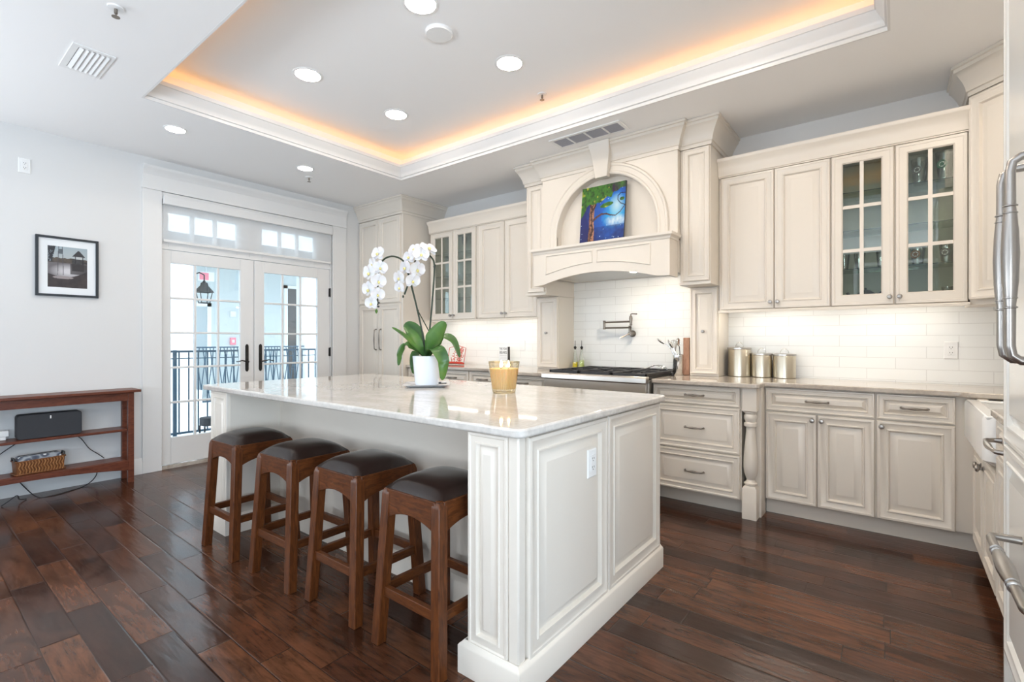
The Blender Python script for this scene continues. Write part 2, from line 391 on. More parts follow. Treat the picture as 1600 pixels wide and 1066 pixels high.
struct('wall_right', MB().box(XR, XR+.12, 1.1, YB, 0, H+.2).box(XR+.12, 3.3, 1.1, 1.22, 0, H+.2), 'wall')
struct('wall_east', MB().box(3.2, 3.32, -3.6, -2.65, 0, H+.2).box(3.2, 3.32, .65, 1.2, 0, H+.2).box(3.2, 3.32, -2.65, .65, 0, .4).box(3.2, 3.32, -2.65, .65, 2.6, H+.2), 'wall')
wf = MB(); xs = [(-5.6, -4.75), (-1.65, -.65), (1.85, 3.3)]
for a, b_ in xs: wf.box(a, b_, -3.6, -3.5, 0, H+.2)
wf.box(-4.75, -1.65, -3.6, -3.5, 2.7, H+.2).box(-.65, 1.85, -3.6, -3.5, 2.7, H+.2).box(-4.75, -1.65, -3.6, -3.5, 0, .4).box(-.65, 1.85, -3.6, -3.5, 0, .4)
struct('wall_front', wf, 'far_wall')
struct('curtain_wall', MB().box(-4.8, -1.6, -3.60, -3.585, .35, 2.75).box(-.7, 1.9, -3.60, -3.585, .35, 2.75).box(3.30, 3.315, -2.7, .7, .35, 2.65), 'shade_blind')  # added opaque panels keeping sky light out of the unseen openings
for k, (a, b_, rot) in enumerate([(-4.75, -1.65, 0), (-.65, 1.85, 0), (-2.65, .65, 1)]):
    m_ = MB(); n = 4
    for i in range(n+1):
        x = a+(b_-a)*i/n; x = min(max(x, a+.03), b_-.03)
        if rot: m_.box(3.22, 3.27, x-.03, x+.03, .4, 2.6)
        else: m_.box(x-.03, x+.03, -3.57, -3.52, .4, 2.7)
    for z in (.43, 1.55, (2.57 if rot else 2.67)):
        if rot: m_.box(3.225, 3.265, a, b_, z-.03, z+.03)
        else: m_.box(a, b_, -3.565, -3.525, z-.03, z+.03)
    w_ = struct('window_%d' % (k+2), m_, 'trim')
m_ = MB().box(XL+.004, XL+.05, -3.03, -2.97, .4, 2.4).box(XL+.004, XL+.05, -.43, -.37, .4, 2.4).box(XL+.004, XL+.045, -1.73, -1.67, .4, 2.4)
m_.box(XL+.004, XL+.049, -2.97, -.43, .4, .46).box(XL+.004, XL+.049, -2.97, -.43, 2.34, 2.4)
struct('window_5', m_, 'trim')  # unseen frame added over solid wall to dress the west fill light
# baseboards and door surround
BB = [(0, 0), (.018, 0), (.018, .10), (.012, .115), (.012, .128), (.004, .14), (0, .14)]
struct('baseboard_left', MB().sweep([(XL, 1.435), (XL, -3.5)], BB), 'trim')
cas = MB().box(XL, XL+.022, 1.435, 1.585, 0, 2.60).box(XL, XL+.022, 3.345, 3.53, 0, 2.60)
cas.box(XL, XL+.03, 1.43, 3.535, 2.60, 2.62).box(XL, XL+.022, 1.435, 3.53, 2.60, 2.745)
cas.box(XL-.02, XL+.012, 1.585, 3.345, 2.535, 2.60)
cas.box(XL-.19, XL-.0, 1.565, 1.587, 0, 2.6).box(XL-.19, XL, 3.338, 3.36, 0, 2.6).box(XL-.19, XL, 1.58, 3.345, 2.55, 2.58)
HC = [(.022, 2.735), (.028, 2.745), (.034, 2.765), (.055, 2.785), (.06, 2.80), (.06, 2.815), (0, 2.815), (0, 2.735)]
cas.sweep([(XL, 3.53), (XL, 1.435)], [(-o if False else o, z) for o, z in HC])
cas2 = MB(); hcap = [(o, z) for o, z in HC]
struct('trim_2', cas, 'trim', bev=.002)
struct('trim_3', MB().box(XL-.12, XL+.0, 1.587, 3.338, 0, .028), 'stone')

# transom window and french doors (faces +X); local frame: x along +Y, y out of wall = -
FD = fr(XL-.03, 0, PI/2)                        # local (u, v, z) -> world (XL-.03 - v, u, z)
def sash(mb, u0, u1, z0, z1, gu0, gu1, gz0, gz1, cols, rows, mw=.02, t=.045, t2=.022):
    mb.box(u0, gu0, 0, t, z0, z1, FD).box(gu1, u1, 0, t, z0, z1, FD).box(gu0, gu1, 0, t, z0, gz0, FD).box(gu0, gu1, 0, t, gz1, z1, FD)
    for i in range(1, cols):
        u = gu0+(gu1-gu0)*i/cols; mb.box(u-mw/2, u+mw/2, .0072, t-.0072, gz0, gz1, FD)
    for i in range(1, rows):
        z = gz0+(gz1-gz0)*i/rows; mb.box(gu0, gu1, .008, t-.008, z-mw/2, z+mw/2, FD)
    return mb
tw = MB(); sash(tw, 1.59, 2.39, 2.09, 2.535, 1.652, 2.265, 2.18, 2.428, 3, 1, .035); sash(tw, 2.39, 3.336, 2.09, 2.535, 2.521, 3.131, 2.18, 2.428, 3, 1, .035)
wo = struct('window_1', tw, 'trim', bev=.003)
struct('glass', MB().box(1.64, 2.28, .02, .024, 2.17, 2.44, FD).box(2.51, 3.14, .02, .024, 2.17, 2.44, FD), 'pane', wo)
tb_ = MB().box(1.587, 3.338, -.004, .06, 2.074, 2.10, FD)
put('transom_bar', tb_, 'trim', wo)
for k, (u0, u1, g0, g1, hu, hs) in enumerate([(1.59, 2.437, 1.672, 2.30, 2.365, -1), (2.443, 3.334, 2.548, 3.175, 2.505, 1)]):
    d = struct('door_%d' % (k+1), sash(MB(), u0, u1, .035, 2.068, g0, g1, .285, 1.95, 3, 5), 'trim', bev=.003)
    struct('glass', MB().box(g0-.005, g1+.005, .02, .024, .28, 1.955, FD), 'pane', d)
    hp = MB(); oc = [(hu-.016, .90), (hu-.010, .885), (hu, .878), (hu+.010, .885), (hu+.016, .90), (hu+.016, 1.15), (hu+.010, 1.165), (hu, 1.172), (hu-.010, 1.165), (hu-.016, 1.15)]
    hp.prism(oc, 0, .008, FD @ XZ)
    hp.tube([(hu, 0, .985), (hu, -.045, .985), (hu+hs*-.03*-1, -.05, .99), (hu+hs*.07, -.052, 1.0), (hu+hs*.11, -.05, .988), (hu+hs*.125, -.046, .99)], [.008, .008, .008, .006, .005, .006], 8, FD)
    hp.tube([(hu, -.008, 1.08), (hu, -.014, 1.08)], .008, 8, FD)
    h_ = struct('handle', hp, 'bronze', d); h_['label'] = 'dark bronze lever handle'
    if k == 1:
        for z in (1.79, .25+.82, .30):
            hg = struct('hinge', MB().box(3.318, 3.345, -.012, .0, z-.05, z+.05, FD).lathe([(.006, -.055), (.006, .055)], FD @ Matrix.Translation((3.334, -.012, z)), 8), 'bronze', d)

# ------------------------------------------------------------------ roller shade
sh = thing('roller_shade', 'white roller shade lowered over the window above the french doors', 'window shade', (XL+.0, 2.46, 2.14))
put('cassette', MB().box(XL-.02, XL+.045, 1.592, 3.33, 2.485, 2.565), 'trim', sh, .006)
put('fabric', MB().box(XL+.004, XL+.0055, 1.60, 3.325, 2.16, 2.49), 'shade', sh)
put('bottom_bar', MB().box(XL-.002, XL+.012, 1.60, 3.325, 2.135, 2.16), 'trim', sh, .003)

# ------------------------------------------------------------------ recessed lamps, detectors, vents
def can(x, y, z, r, m, label, grp):
    t = thing('recessed_light', label, 'ceiling light', (x, y, z), 0, grp)
    T = Matrix.Translation((x, y, z))
    put('trim_ring', MB().lathe([(r*1.18, 0), (r*1.18, -.003), (r*1.10, -.006), (r*.98, -.005), (r*.96, 0)], T, 32), 'white', t)
    put('lens', MB().lathe([(r*.96, -.0005), (r*.96, -.003), (r*.6, -.0045)], T, 32), m, t)
can(-3.357, 1.887, H2, .088, 'lamp', 'round lit recessed light in the tray, nearest the sloping left edge of the tray', 'recessed lights in the ceiling tray')
can(-3.356, 2.684, H2, .088, 'lamp', 'round lit recessed light in the tray, the one closest to the orange cove corner', 'recessed lights in the ceiling tray')
can(-2.113, 2.671, H2, .088, 'lamp', 'round lit recessed light in the tray just below the sprinkler head', 'recessed lights in the ceiling tray')
can(-2.135, 1.881, H2, .088, 'lamp', 'round lit recessed light cut by the top edge of the photo, above the round speaker', 'recessed lights in the ceiling tray')
can(-0.88, 2.68, H2, .088, 'lamp', 'round lit recessed light in the tray over the range side of the island end', 'recessed lights in the ceiling tray')
can(-0.88, 1.88, H2, .088, 'lamp', 'round lit recessed light in the tray over the seating side of the island end', 'recessed lights in the ceiling tray')
can(-4.514, 1.421, H, .068, 'lamp_small', 'small lit recessed light in the soffit above the left end of the door trim', 'recessed lights in the soffit by the doors')
can(-4.544, 2.527, H, .068, 'lamp_small', 'small lit recessed light in the soffit beside the tiny sprinkler, above the right door', 'recessed lights in the soffit by the doors')
can(0.35, 2.6, H, .08, 'lamp', 'small lit recessed light in the soffit in front of the refrigerator', None)  # unseen soffit light, strengthened to lift the right base cabinets
can(0.33, 3.2, H, .08, 'lamp', 'small lit recessed light in the soffit over the farmhouse sink', None)  # added out of view to brighten the right base cabinets
can(-3.2, -1.2, H, .088, 'lamp', 'lit recessed light in the living side ceiling, further from the island', 'recessed lights behind the camera')
can(-1.0, -1.2, H, .088, 'lamp', 'lit recessed light in the living side ceiling, nearer the refrigerator', 'recessed lights behind the camera')
sp_ = put('ceiling_speaker', MB().lathe([(.085, H2), (.085, H2-.012), (.078, H2-.02), (.03, H2-.022)], Matrix.Translation((-2.244, 2.128, 0)), 32), 'white')
tag(sp_, 'round white unlit disc on the tray ceiling between two lights', 'ceiling speaker')
def sprinkler(x, y, z, label):
    t = thing('sprinkler', label, 'fire sprinkler', (x, y, z), 0, 'ceiling sprinklers'); T = Matrix.Translation((x, y, z))
    put('escutcheon', MB().lathe([(.036, 0), (.034, -.006), (.02, -.008)], T, 20), 'white', t)
    put('nozzle', MB().lathe([(.008, -.006), (.008, -.03), (.004, -.032), (.004, -.045), (.018, -.046), (.018, -.048)], T, 12), 'pewter', t)
sprinkler(-2.177, 3.163, H2, 'sprinkler head on the tray ceiling near the orange cove over the hood')
sprinkler(-4.764, 2.691, H, 'small sprinkler head on the soffit right beside a recessed light above the doors')
sprinkler(-3.096, .715, H, 'sprinkler head near the top left of the ceiling above the slatted vent')
v = thing('ceiling_vent', 'rectangular white slatted air vent on the left part of the ceiling', 'air vent', (-3.83, .745, H))
put('frame', MB().sweep([(-4.0, .66), (-4.0, .83), (-3.65, .83), (-3.65, .66)], [(.012, H), (.012, H-.006), (-.018, H-.006), (-.018, H)], True), 'white', v)
put('backing', MB().box(-3.99, -3.66, .67, .82, H-.002, H-.0005), mat('vent_inside_grey', (.32, .31, .30), .7), v)
for i in range(6):
    y = .692+i*.0235
    put('slat', MB().box(-3.985, -3.665, -.0105, .0105, -.0008, .0008, Matrix.Translation((0, y, H-.007)) @ Matrix.Rotation(-.45, 4, 'X')), 'white', v)
v = thing('return_vent', 'long white ceiling grille in four sections in front of the hood', 'air vent', (-1.96, 3.56, H))
gx0, gx1, gy0, gy1 = -2.30, -1.66, 3.44, 3.64
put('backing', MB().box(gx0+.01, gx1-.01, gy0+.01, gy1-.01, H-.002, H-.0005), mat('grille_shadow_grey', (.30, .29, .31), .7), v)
g_ = MB()
g_.sweep([(gx0, gy0), (gx0, gy1), (gx1, gy1), (gx1, gy0)], [(.0, H), (.0, H-.008), (-.026, H-.008), (-.026, H)], True)
for i in range(1, 4):
    x = gx0+(gx1-gx0)*i/4; g_.box(x-.008, x+.008, gy0+.02, gy1-.02, H-.008, H)
put('frame', g_, 'white', v)
lv = MB()
for i in range(9):
    y = gy0+.034+i*.0165; lv.box(gx0+.02, gx1-.02, -.0035, .0035, -.0006, .0006, Matrix.Translation((0, y, H-.005)) @ Matrix.Rotation(-.6, 4, 'X'))


put('louvers', lv, mat('grille_grey', (.36, .355, .38), .6), v)

# ------------------------------------------------------------------ backsplash
bs = struct('wall_tile', MB().box(-4.55, XR, YB-.008, YB+.001, CT, 1.50).box(-2.61, -1.337, YB-.008, YB+.001, 1.50, 1.80), 'tile')

# ------------------------------------------------------------------ crown helper
CR = [(0, 2.70), (.010, 2.70), (.012, 2.725), (.020, 2.73), (.022, 2.75), (.034, 2.785), (.055, 2.825), (.068, 2.845), (.076, 2.85), (.078, 2.87), (.088, 2.874), (.088, H-.002), (0, H-.002)]
FRZ = [(0, 2.497), (.008, 2.50), (.010, 2.53), (.014, 2.55), (.022, 2.585), (.040, 2.605), (.044, 2.612), (.046, 2.632), (0, 2.632)]
RAIL = [(0, 1.428), (.012, 1.428), (.012, 1.44), (.004, 1.447), (0, 1.447)]

def upper_closed(name, label, x0, x1, doors, kside, light=True):
    t = thing(name, label, 'cabinet', ((x0+x1)/2, 4.2, 1.44))
    put('body', MB().box(x0, x1, 4.08, YB-.001, 1.447, 2.51), 'cab', t)
    put('frieze', MB().sweep([(x1, 4.06), (x0, 4.06)], FRZ).box(x0, x1, 4.06, 4.08, 2.49, 2.625), 'cab', t)
    put('light_rail', MB().sweep([(x1, 4.06), (x0, 4.06)], RAIL).box(x0, x1, 4.06, 4.08, 1.428, 1.449), 'cab', t)
    if light:
        put('light_strip', MB().box(x0+.06, x1-.06, 4.12, 4.15, 1.437, 1.4465), 'strip', t)
    for i, (a, b_) in enumerate(doors):
        d = cab_door(t, a, b_, 1.452, 2.488, 4.08)
        knob(d, (b_-.022) if i == 0 else (a+.022), 1.50, 4.06)
    return t
def glass_door(t, a, b_, z0, z1, y, ks):
    st, rb, rt = .066, .075, .062
    f = MB(); gx0, gx1, gz0, gz1 = a+st, b_-st, z0+rb, z1-rt
    f.loft([[(a, y, z0), (b_, y, z0), (b_, y, z1), (a, y, z1)], [(a, y-.014, z0), (b_, y-.014, z0), (b_, y-.014, z1), (a, y-.014, z1)],
            [(a+.004, y-.02, z0+.004), (b_-.004, y-.02, z0+.004), (b_-.004, y-.02, z1-.004), (a+.004, y-.02, z1-.004)],
            [(a+.018, y-.02, z0+.018), (b_-.018, y-.02, z0+.018), (b_-.018, y-.02, z1-.018), (a+.018, y-.02, z1-.018)],
            [(a+.022, y-.017, z0+.022), (b_-.022, y-.017, z0+.022), (b_-.022, y-.017, z1-.022), (a+.022, y-.017, z1-.022)],
            [(gx0-.008, y-.017, gz0-.008), (gx1+.008, y-.017, gz0-.008), (gx1+.008, y-.017, gz1+.008), (gx0-.008, y-.017, gz1+.008)],
            [(gx0, y-.009, gz0), (gx1, y-.009, gz0), (gx1, y-.009, gz1), (gx0, y-.009, gz1)],
            [(gx0, y, gz0), (gx1, y, gz0), (gx1, y, gz1), (gx0, y, gz1)]], False, False)
    xm = (gx0+gx1)/2; f.box(xm-.011, xm+.011, y-.0128, y-.0025, gz0, gz1)
    for i in (1, 2):
        z = gz0+(gz1-gz0)*i/3; f.box(gx0, gx1, y-.012, y-.003, z-.011, z+.011)
    d = put('door', f, 'cab', t)
    put('glass', MB().box(gx0-.003, gx1+.003, y-.0045, y-.0025, gz0-.003, gz1+.003), 'cabglass', d)
    knob(d, (b_-.022) if ks > 0 else (a+.022), 1.50, y-.02)
    return gx0, gx1
def upper_glass(name, label, x0, x1, doors):
    t = thing(name, label, 'cabinet', ((x0+x1)/2, 4.2, 1.44))
    b = MB().box(x0, x0+.018, 4.08, YB-.001, 1.447, 2.51).box(x1-.018, x1, 4.08, YB-.001, 1.447, 2.51)
    b.box(x0, x1, 4.08, YB-.001, 1.447, 1.469).box(x0, x1, 4.08, YB-.001, 2.49, 2.51)
    xm = (doors[0][1]+doors[1][0])/2; b.box(xm-.02, xm+.02, 4.08, 4.10, 1.469, 2.49)
    put('body', b, 'cab', t)
    put('lining', MB().box(x0+.018, x1-.018, YB-.014, YB-.002, 1.469, 2.49).box(x0+.018, x0+.021, 4.10, YB-.014, 1.469, 2.49).box(x1-.021, x1-.018, 4.10, YB-.014, 1.469, 2.49), 'cab_in', t)
    put('frieze', MB().sweep([(x1, 4.06), (x0, 4.06)], FRZ).box(x0, x1, 4.06, 4.08, 2.49, 2.625), 'cab', t)
    put('light_rail', MB().sweep([(x1, 4.06), (x0, 4.06)], RAIL).box(x0, x1, 4.06, 4.08, 1.428, 1.449), 'cab', t)
    put('light_strip', MB().box(x0+.06, x1-.06, 4.12, 4.15, 1.437, 1.4465), 'strip', t)
    for z in (1.708, 1.972, 2.237):
        s_ = put('glass_shelf', MB().box(x0+.022, x1-.022, 4.105, YB-.016, z-.006, z), 'shelfglass', t)
        put('shelf_edge', MB().box(x0+.022, x1-.022, 4.1035, 4.105, z-.006, z), 'shelfedge', s_)
    for i, (a, b_) in enumerate(doors): glass_door(t, a, b_, 1.452, 2.488, 4.08, 1 if i == 0 else -1)
    return t
upper_closed('wall_cabinet', 'cream two door wall cabinet between the hood and the right glass cabinet', -1.103, -.357, [(-1.085, -.712), (-.708, -.360)], 0)
upper_glass('glass_cabinet', 'cream wall cabinet with six pane glass doors above the sink side counter', -.357, .357, [(-.353, -.009), (-.002, .347)])
upper_glass('glass_cabinet', 'cream wall cabinet with six pane glass doors beside the tall pantry', -4.45, -3.68, [(-4.425, -4.06), (-4.05, -3.70)])
upper_closed('wall_cabinet', 'cream two door wall cabinet left of the hood, beside the pantry glass cabinet', -3.68, -2.842, [(-3.657, -3.285), (-3.278, -2.86)], 0)

# corner diagonal cabinet at the right
DG = fr(.357, 4.06, -PI/4)
t = thing('corner_cabinet', 'tall cream angled corner wall cabinet with crown, beside the refrigerator', 'cabinet', (.6, 4.1, 1.43))
put('body', MB().prism([(.357, 4.08), (.64, 3.79), (XR-.001, 3.79), (XR-.001, YB-.001), (.357, YB-.001)], 1.43, H-.003), 'cab', t)
put('crown', MB().sweep([(XR-.002, 3.79), (.637, 3.79), (.357, 4.07), (.357, YB-.002)], CR), 'cab', t)
cab_door(t, .015, .375, 1.46, 2.68, -.012, DG)

# ------------------------------------------------------------------ hood
hx0, hx1 = -2.608, -1.337
hood = thing('range_hood', 'cream arched mantel range hood with keystone above the stainless range', 'range hood', (-1.97, 3.9, 1.70))
cx, R, zs, ztop = (hx0+hx1)/2, .474, 2.156, 2.80
N = 28
arch = [(cx-R, 2.03)]+[(cx-R*math.cos(PI*i/N), zs+R*math.sin(PI*i/N)) for i in range(N+1)]+[(cx+R, 2.03)]
b = MB()
def wallhole(b, y, arch, x0, x1, zb, zt):
    vs = []; n = len(arch)
    for (x, z) in arch: vs.append((x, y, z))
    for (x, z) in arch:
        vs.append((x, y, zt))
    fs = [(i, i+1, n+i+1, n+i) for i in range(n-1) if abs(arch[i][0]-arch[i+1][0]) > 1e-6]
    b.add(vs, fs)
    b.box(x0, arch[0][0], y, y+.01, zb, zt); b.box(arch[-1][0], x1, y, y+.01, zb, zt)
wallhole(b, 3.80, arch, hx0, hx1, 2.03, H-.003)
b.loft([[(x, 3.80, z) for x, z in arch], [(x, 3.87, z) for x, z in arch]], False, False, False)
b.box(hx0+.05, hx1-.05, 3.87, 3.88, 2.03, 2.75)
b.box(hx1-.01, hx1, 3.8101, 3.95, 1.75, H-.003); b.box(hx0, hx0+.01, 3.8101, 3.95, 1.75, H-.003)
b.box(hx0+.022, hx1-.022, 3.66, YB-.01, 1.80, 1.83)
put('body', b, 'cab', hood)
ap = [(.0, 0), (.0, .014), (.008, .020), (.022, .020), (.03, .013), (.066, .013), (.074, .02), (.088, .02), (.095, .010), (.095, 0)]
rings = []
for i, (x, z) in enumerate(arch):
    if i == 0 or i == len(arch)-1: nx, nz = (-1 if i == 0 else 1), 0
    else: nx, nz = (x-cx)/R, (z-zs)/R
    rings.append([(x+nx*r, 3.80-o, z+nz*r) for r, o in ap])
put('arch_molding', MB().loft(rings, True, True), 'cab', hood)
ks = MB(); ks.loft([[(cx-.055, 3.80, 2.60), (cx+.055, 3.80, 2.60), (cx+.055, 3.745, 2.60), (cx-.055, 3.745, 2.60)],
                    [(cx-.085, 3.80, 2.80), (cx+.085, 3.80, 2.80), (cx+.085, 3.725, 2.80), (cx-.085, 3.725, 2.80)],
                    [(cx-.10, 3.80, H-.004), (cx+.10, 3.80, H-.004), (cx+.10, 3.69, H-.004), (cx-.10, 3.69, H-.004)]])
put('keystone', ks, 'cab', hood, .004)
put('crown', MB().sweep([(hx1, 3.85), (hx1, 3.80), (hx0, 3.80), (hx0, 3.85)], CR), 'cab', hood)
# mantle
n = 24; mx0, mx1 = -2.585, hx1
low = [(mx0+(mx1-mx0)*i/n, 1.705+.078*max(0, 1-((i/n-.5)/.43)**2) if abs(i/n-.5) < .43 else 1.705) for i in range(n+1)]
ol = low+[(mx1, 2.0), (mx0, 2.0)]
fa = MB(); fa.loft([[(x, 3.63, z) for x, z in ol], [(x, 3.655, z) for x, z in ol]])
fa.box(mx1-.02, mx1, 3.655, 3.80, 1.705, 2.0).box(mx0, mx0+.02, 3.655, 3.80, 1.705, 2.0)
mant = put('mantel_fascia', fa, 'cab', hood)
def ridge(pts, w=.009, h=.007):
    P = pts; n_ = len(P); rings = []
    for i in range(n_):
        a = Vector(P[i-1]); b2 = Vector(P[i]); c2 = Vector(P[(i+1) % n_])
        d0 = (b2-a).normalized(); d1 = (c2-b2).normalized(); n0 = Vector((-d0.y, d0.x)); n1 = Vector((-d1.y, d1.x))
        nn = (n0+n1).normalized(); nn = nn/max(.4, nn.dot(n0))
        rings.append([(b2.x+nn.x*o, 3.63-q, b2.y+nn.y*o) for o, q in ((-w/2, 0), (-w/2, h*.6), (0, h), (w/2, h*.6), (w/2, 0))])
    rings.append(rings[0]); return MB().loft(rings, False, False)
def panel(x0, x1, za, zb):
    k = 10; pts = [(x0+(x1-x0)*i/k, za+(zb-za)*(math.sin((i/k)*PI/2) if zb > za else 1-0)) for i in range(k+1)]
    return pts
p1 = [(-2.455+(.46)*i/10, 1.80+.065*math.sin(i/10*PI/2)) for i in range(11)]+[(-1.995, 1.962), (-2.455, 1.962)]
p2 = [(2*cx-x, z) for x, z in reversed(p1[:11])]+[(2*cx+2.455, 1.962), (2*cx+1.995, 1.962)]
for pp in (p1, p2): put('panel_molding', ridge(pp), 'cab', mant)
put('mantel_shelf', MB().sweep([(hx1, 3.80), (hx1, 3.63), (mx0, 3.63), (mx0, 3.80)], [(0, 1.985), (.006, 1.985), (.010, 2.0), (.026, 2.012), (.028, 2.032), (0, 2.032)]).box(mx0, hx1, 3.63, 3.869, 2.0, 2.032), 'cab', hood)
ins = put('hood_insert', MB().box(cx-.5, cx+.5, 3.72, 4.25, 1.79, 1.80), 'steel', hood)
for x in (cx+.25,):
    put('hood_lamp', MB().lathe([(.032, 1.79), (.032, 1.784), (.02, 1.782)], Matrix.Translation((x, 3.86, 0)), 16), 'hoodlamp', ins)

def tower(x0, x1, side, label):
    t = thing('narrow_cabinet', label, 'cabinet', ((x0+x1)/2, 4.1, 1.645))
    put('body', MB().box(x0, x1, 3.86, YB-.001, 1.66, H-.003).box(x0-.004, x1+.004, 3.845, YB-.001, 1.645, 1.662), 'cab', t, .001)
    put('crown', MB().sweep([(x1, YB-.001), (x1, 3.85), (x0, 3.85)] if side > 0 else [(x1, 3.85), (x0, 3.85), (x0, YB-.001)], CR), 'cab', t)
    cab_door(t, x0+.022, x1-.006 if side > 0 else x1-.012, 1.672, 2.695, 3.86, k=.72)
tower(-1.335, -1.105, 1, 'tall narrow cream cabinet with crown closing the right side of the hood')
tower(-2.84, -2.61, -1, 'tall narrow cream cabinet with crown closing the left side of the hood')
def spice(x0, x1, label):
    t = thing('spice_cabinet', label, 'cabinet', ((x0+x1)/2, 4.2, CT))
    put('body', MB().box(x0, x1, 4.08, YB-.009, CT+.001, 1.644), 'cab', t, .001)
    d = cab_door(t, x0+.006, x1-.006, CT+.02, 1.636, 4.08, k=.72)
    knob(d, (x0+x1)/2, 1.285, 4.062, r=.013)
spice(-1.333, -1.107, 'narrow cream cabinet with one knob on the counter between utensils and canisters')
spice(-2.865, -2.612, 'narrow cream cabinet with one knob on the counter left of the range')

# ------------------------------------------------------------------ pantry
t = thing('pantry_cabinet', 'tall cream four door pantry cabinet beside the french doors', 'cabinet', (-4.97, 4.0, 0))
px0, px1 = XL+.001, -4.55
put('body', MB().box(px0, px1, 3.74, YB-.001, 0.0, H-.003).box(px1-.02, px1+.006, 3.735, 3.77, 0, 2.60), 'cab', t)
put('crown', MB().sweep([(px1, YB-.001), (px1, 3.73), (px0, 3.73)], CR), 'cab', t)
for i, (a, b_) in enumerate(((px0+.012, -4.985), (-4.981, -4.585))):
    cab_door(t, a, b_, 1.66, 2.695, 3.74, name='upper_door')
    d = cab_door(t, a, b_, .11, 1.645, 3.74, name='lower_door')
    pull(d, -5.033 if i == 0 else -4.935, 1.22, 3.722, .25, None, 'pewter', 1.3, vert=True)

# ------------------------------------------------------------------ base cabinets
t = thing('drawer_cabinet', 'cream three drawer base cabinet between the range and the turned post', 'cabinet', (-1.15, 4.0, 0))
put('body', MB().box(-1.465, -.835, 3.632, YB-.001, .11, .89).box(-1.465, -.835, 3.72, YB-.001, 0, .11), 'cab', t)
for (z0, z1) in ((.752, .885), (.425, .742), (.118, .415)):
    d = cab_door(t, -1.458, -.842, z0, z1, 3.632, name='drawer', k=.62 if z1 > .8 else .8)
    pull(d, -1.17+.02, (z0+z1)/2, 3.614, .13)
def turned(x0, x1, y0, label):
    t = thing('turned_post', label, 'post', ((x0+x1)/2, y0+.045, 0)); cxx, cyy, w = (x0+x1)/2, y0+.045, .045
    mb = MB()
    def sq(z, w_): return [(cxx-w_, cyy-w_, z), (cxx+w_, cyy-w_, z), (cxx+w_, cyy+w_, z), (cxx-w_, cyy+w_, z)]
    mb.loft([sq(0, w), sq(.205, w), sq(.225, w*.72)]); mb.loft([sq(.725, w*.8), sq(.735, w), sq(.891, w)])
    pr = [(.030, .22), (.041, .232), (.042, .242), (.030, .25), (.024, .262), (.030, .28), (.041, .31), (.045, .35), (.045, .40), (.041, .46), (.033, .54), (.028, .60), (.028, .622), (.040, .628), (.042, .64), (.040, .652), (.032, .656), (.034, .665), (.041, .678), (.041, .70), (.034, .712), (.040, .722), (.038, .73)]
    mb.lathe(pr, Matrix.Translation((cxx, cyy, 0)), 24)
    put('post', mb, 'cab', t)
    put('backing_panel', MB().box(x0+.01, x1+.012, y0+.092, 3.84, 0, .891), 'cab', t)
turned(-.826, -.736, 3.60, 'cream turned post standing between the drawers and the right base cabinet')
t = thing('base_cabinet', 'cream base cabinet with two drawers and three doors right of the turned post', 'cabinet', (-.23, 4.1, 0))
put('body', MB().box(-.724, XR-.002, 3.82, YB-.001, .11, .89).box(-.724, XR-.002, 3.86, YB-.001, 0, .11), 'cab', t)
for a, b_ in ((-.718, -.103), (-.094, .272)):
    d = cab_door(t, a, b_, .727, .885, 3.82, name='drawer', k=.62); pull(d, (a+b_)/2, .806, 3.80, .125)
for a, b_, kx in ((-.718, -.413, -.437), (-.408, -.103, -.384), (-.094, .272, -.068)):
    d = cab_door(t, a, b_, .108, .718, 3.82); knob(d, kx, .682, 3.80)
# left of range
t = thing('base_cabinet', 'cream base cabinet left of the range, stepping forward at a post', 'cabinet', (-3.4, 4.1, 0))
put('body', MB().box(-4.54, -3.07, 3.82, YB-.001, .11, .89).box(-3.07, -2.425, 3.632, YB-.001, .11, .89).box(-4.54, -2.425, 3.87, YB-.001, 0, .11), 'cab', t)
for a, b_ in ((-4.53, -4.05), (-4.04, -3.56), (-3.55, -3.17)):
    d = cab_door(t, a, b_, .727, .885, 3.82, name='drawer', k=.62); pull(d, (a+b_)/2, .806, 3.80, .125)
    cab_door(t, a, b_, .108, .718, 3.82)
for (z0, z1) in ((.752, .885), (.425, .742), (.118, .415)):
    d = cab_door(t, -2.98, -2.435, z0, z1, 3.632, name='drawer', k=.62 if z1 > .8 else .8); pull(d, -2.71, (z0+z1)/2, 3.614, .13)
put('turned_post', MB().box(-3.08, -2.99, 3.60, 3.632, 0, .891), 'cab', t, .004)
# right run: sink cabinet, dish drawer cabinet
RW = fr(.357, 0, -PI/2)                # local x -> -Y ; face local -y -> -X ; local u=-Y
t = thing('sink_cabinet', 'cream two door cabinet under the white farmhouse sink', 'cabinet', (.6, 3.35, 0))
put('body', MB().box(.357, XR-.002, 2.93, 3.815, .11, .60).box(.357, .40, 3.72, 3.818, .60, .89).box(.42, XR-.002, 2.93, 3.815, 0, .11), 'cab', t)
for a, b_, kx in ((-3.72, -3.335, -3.372), (-3.33, -2.945, -3.292)):
    d = cab_door(t, a, b_, .112, .64, 0, RW); knob(d, kx, .59, -.020, RW, .018)
t = thing('dishwasher', 'cream panelled appliance front with a horizontal nickel handle next to the sink', 'dishwasher', (.6, 2.7, 0))
put('body', MB().box(.357, XR-.002, 2.44, 2.925, .11, .89).box(.42, XR-.002, 2.44, 2.925, 0, .11), 'cab', t)
d = cab_door(t, -2.92, -2.445, .735, .885, 0, RW, name='control_panel', k=.6)
pull(d, -2.63, .81, -.020, .30, RW, 'nickel', 2.0)
cab_door(t, -2.92, -2.445, .112, .725, 0, RW)
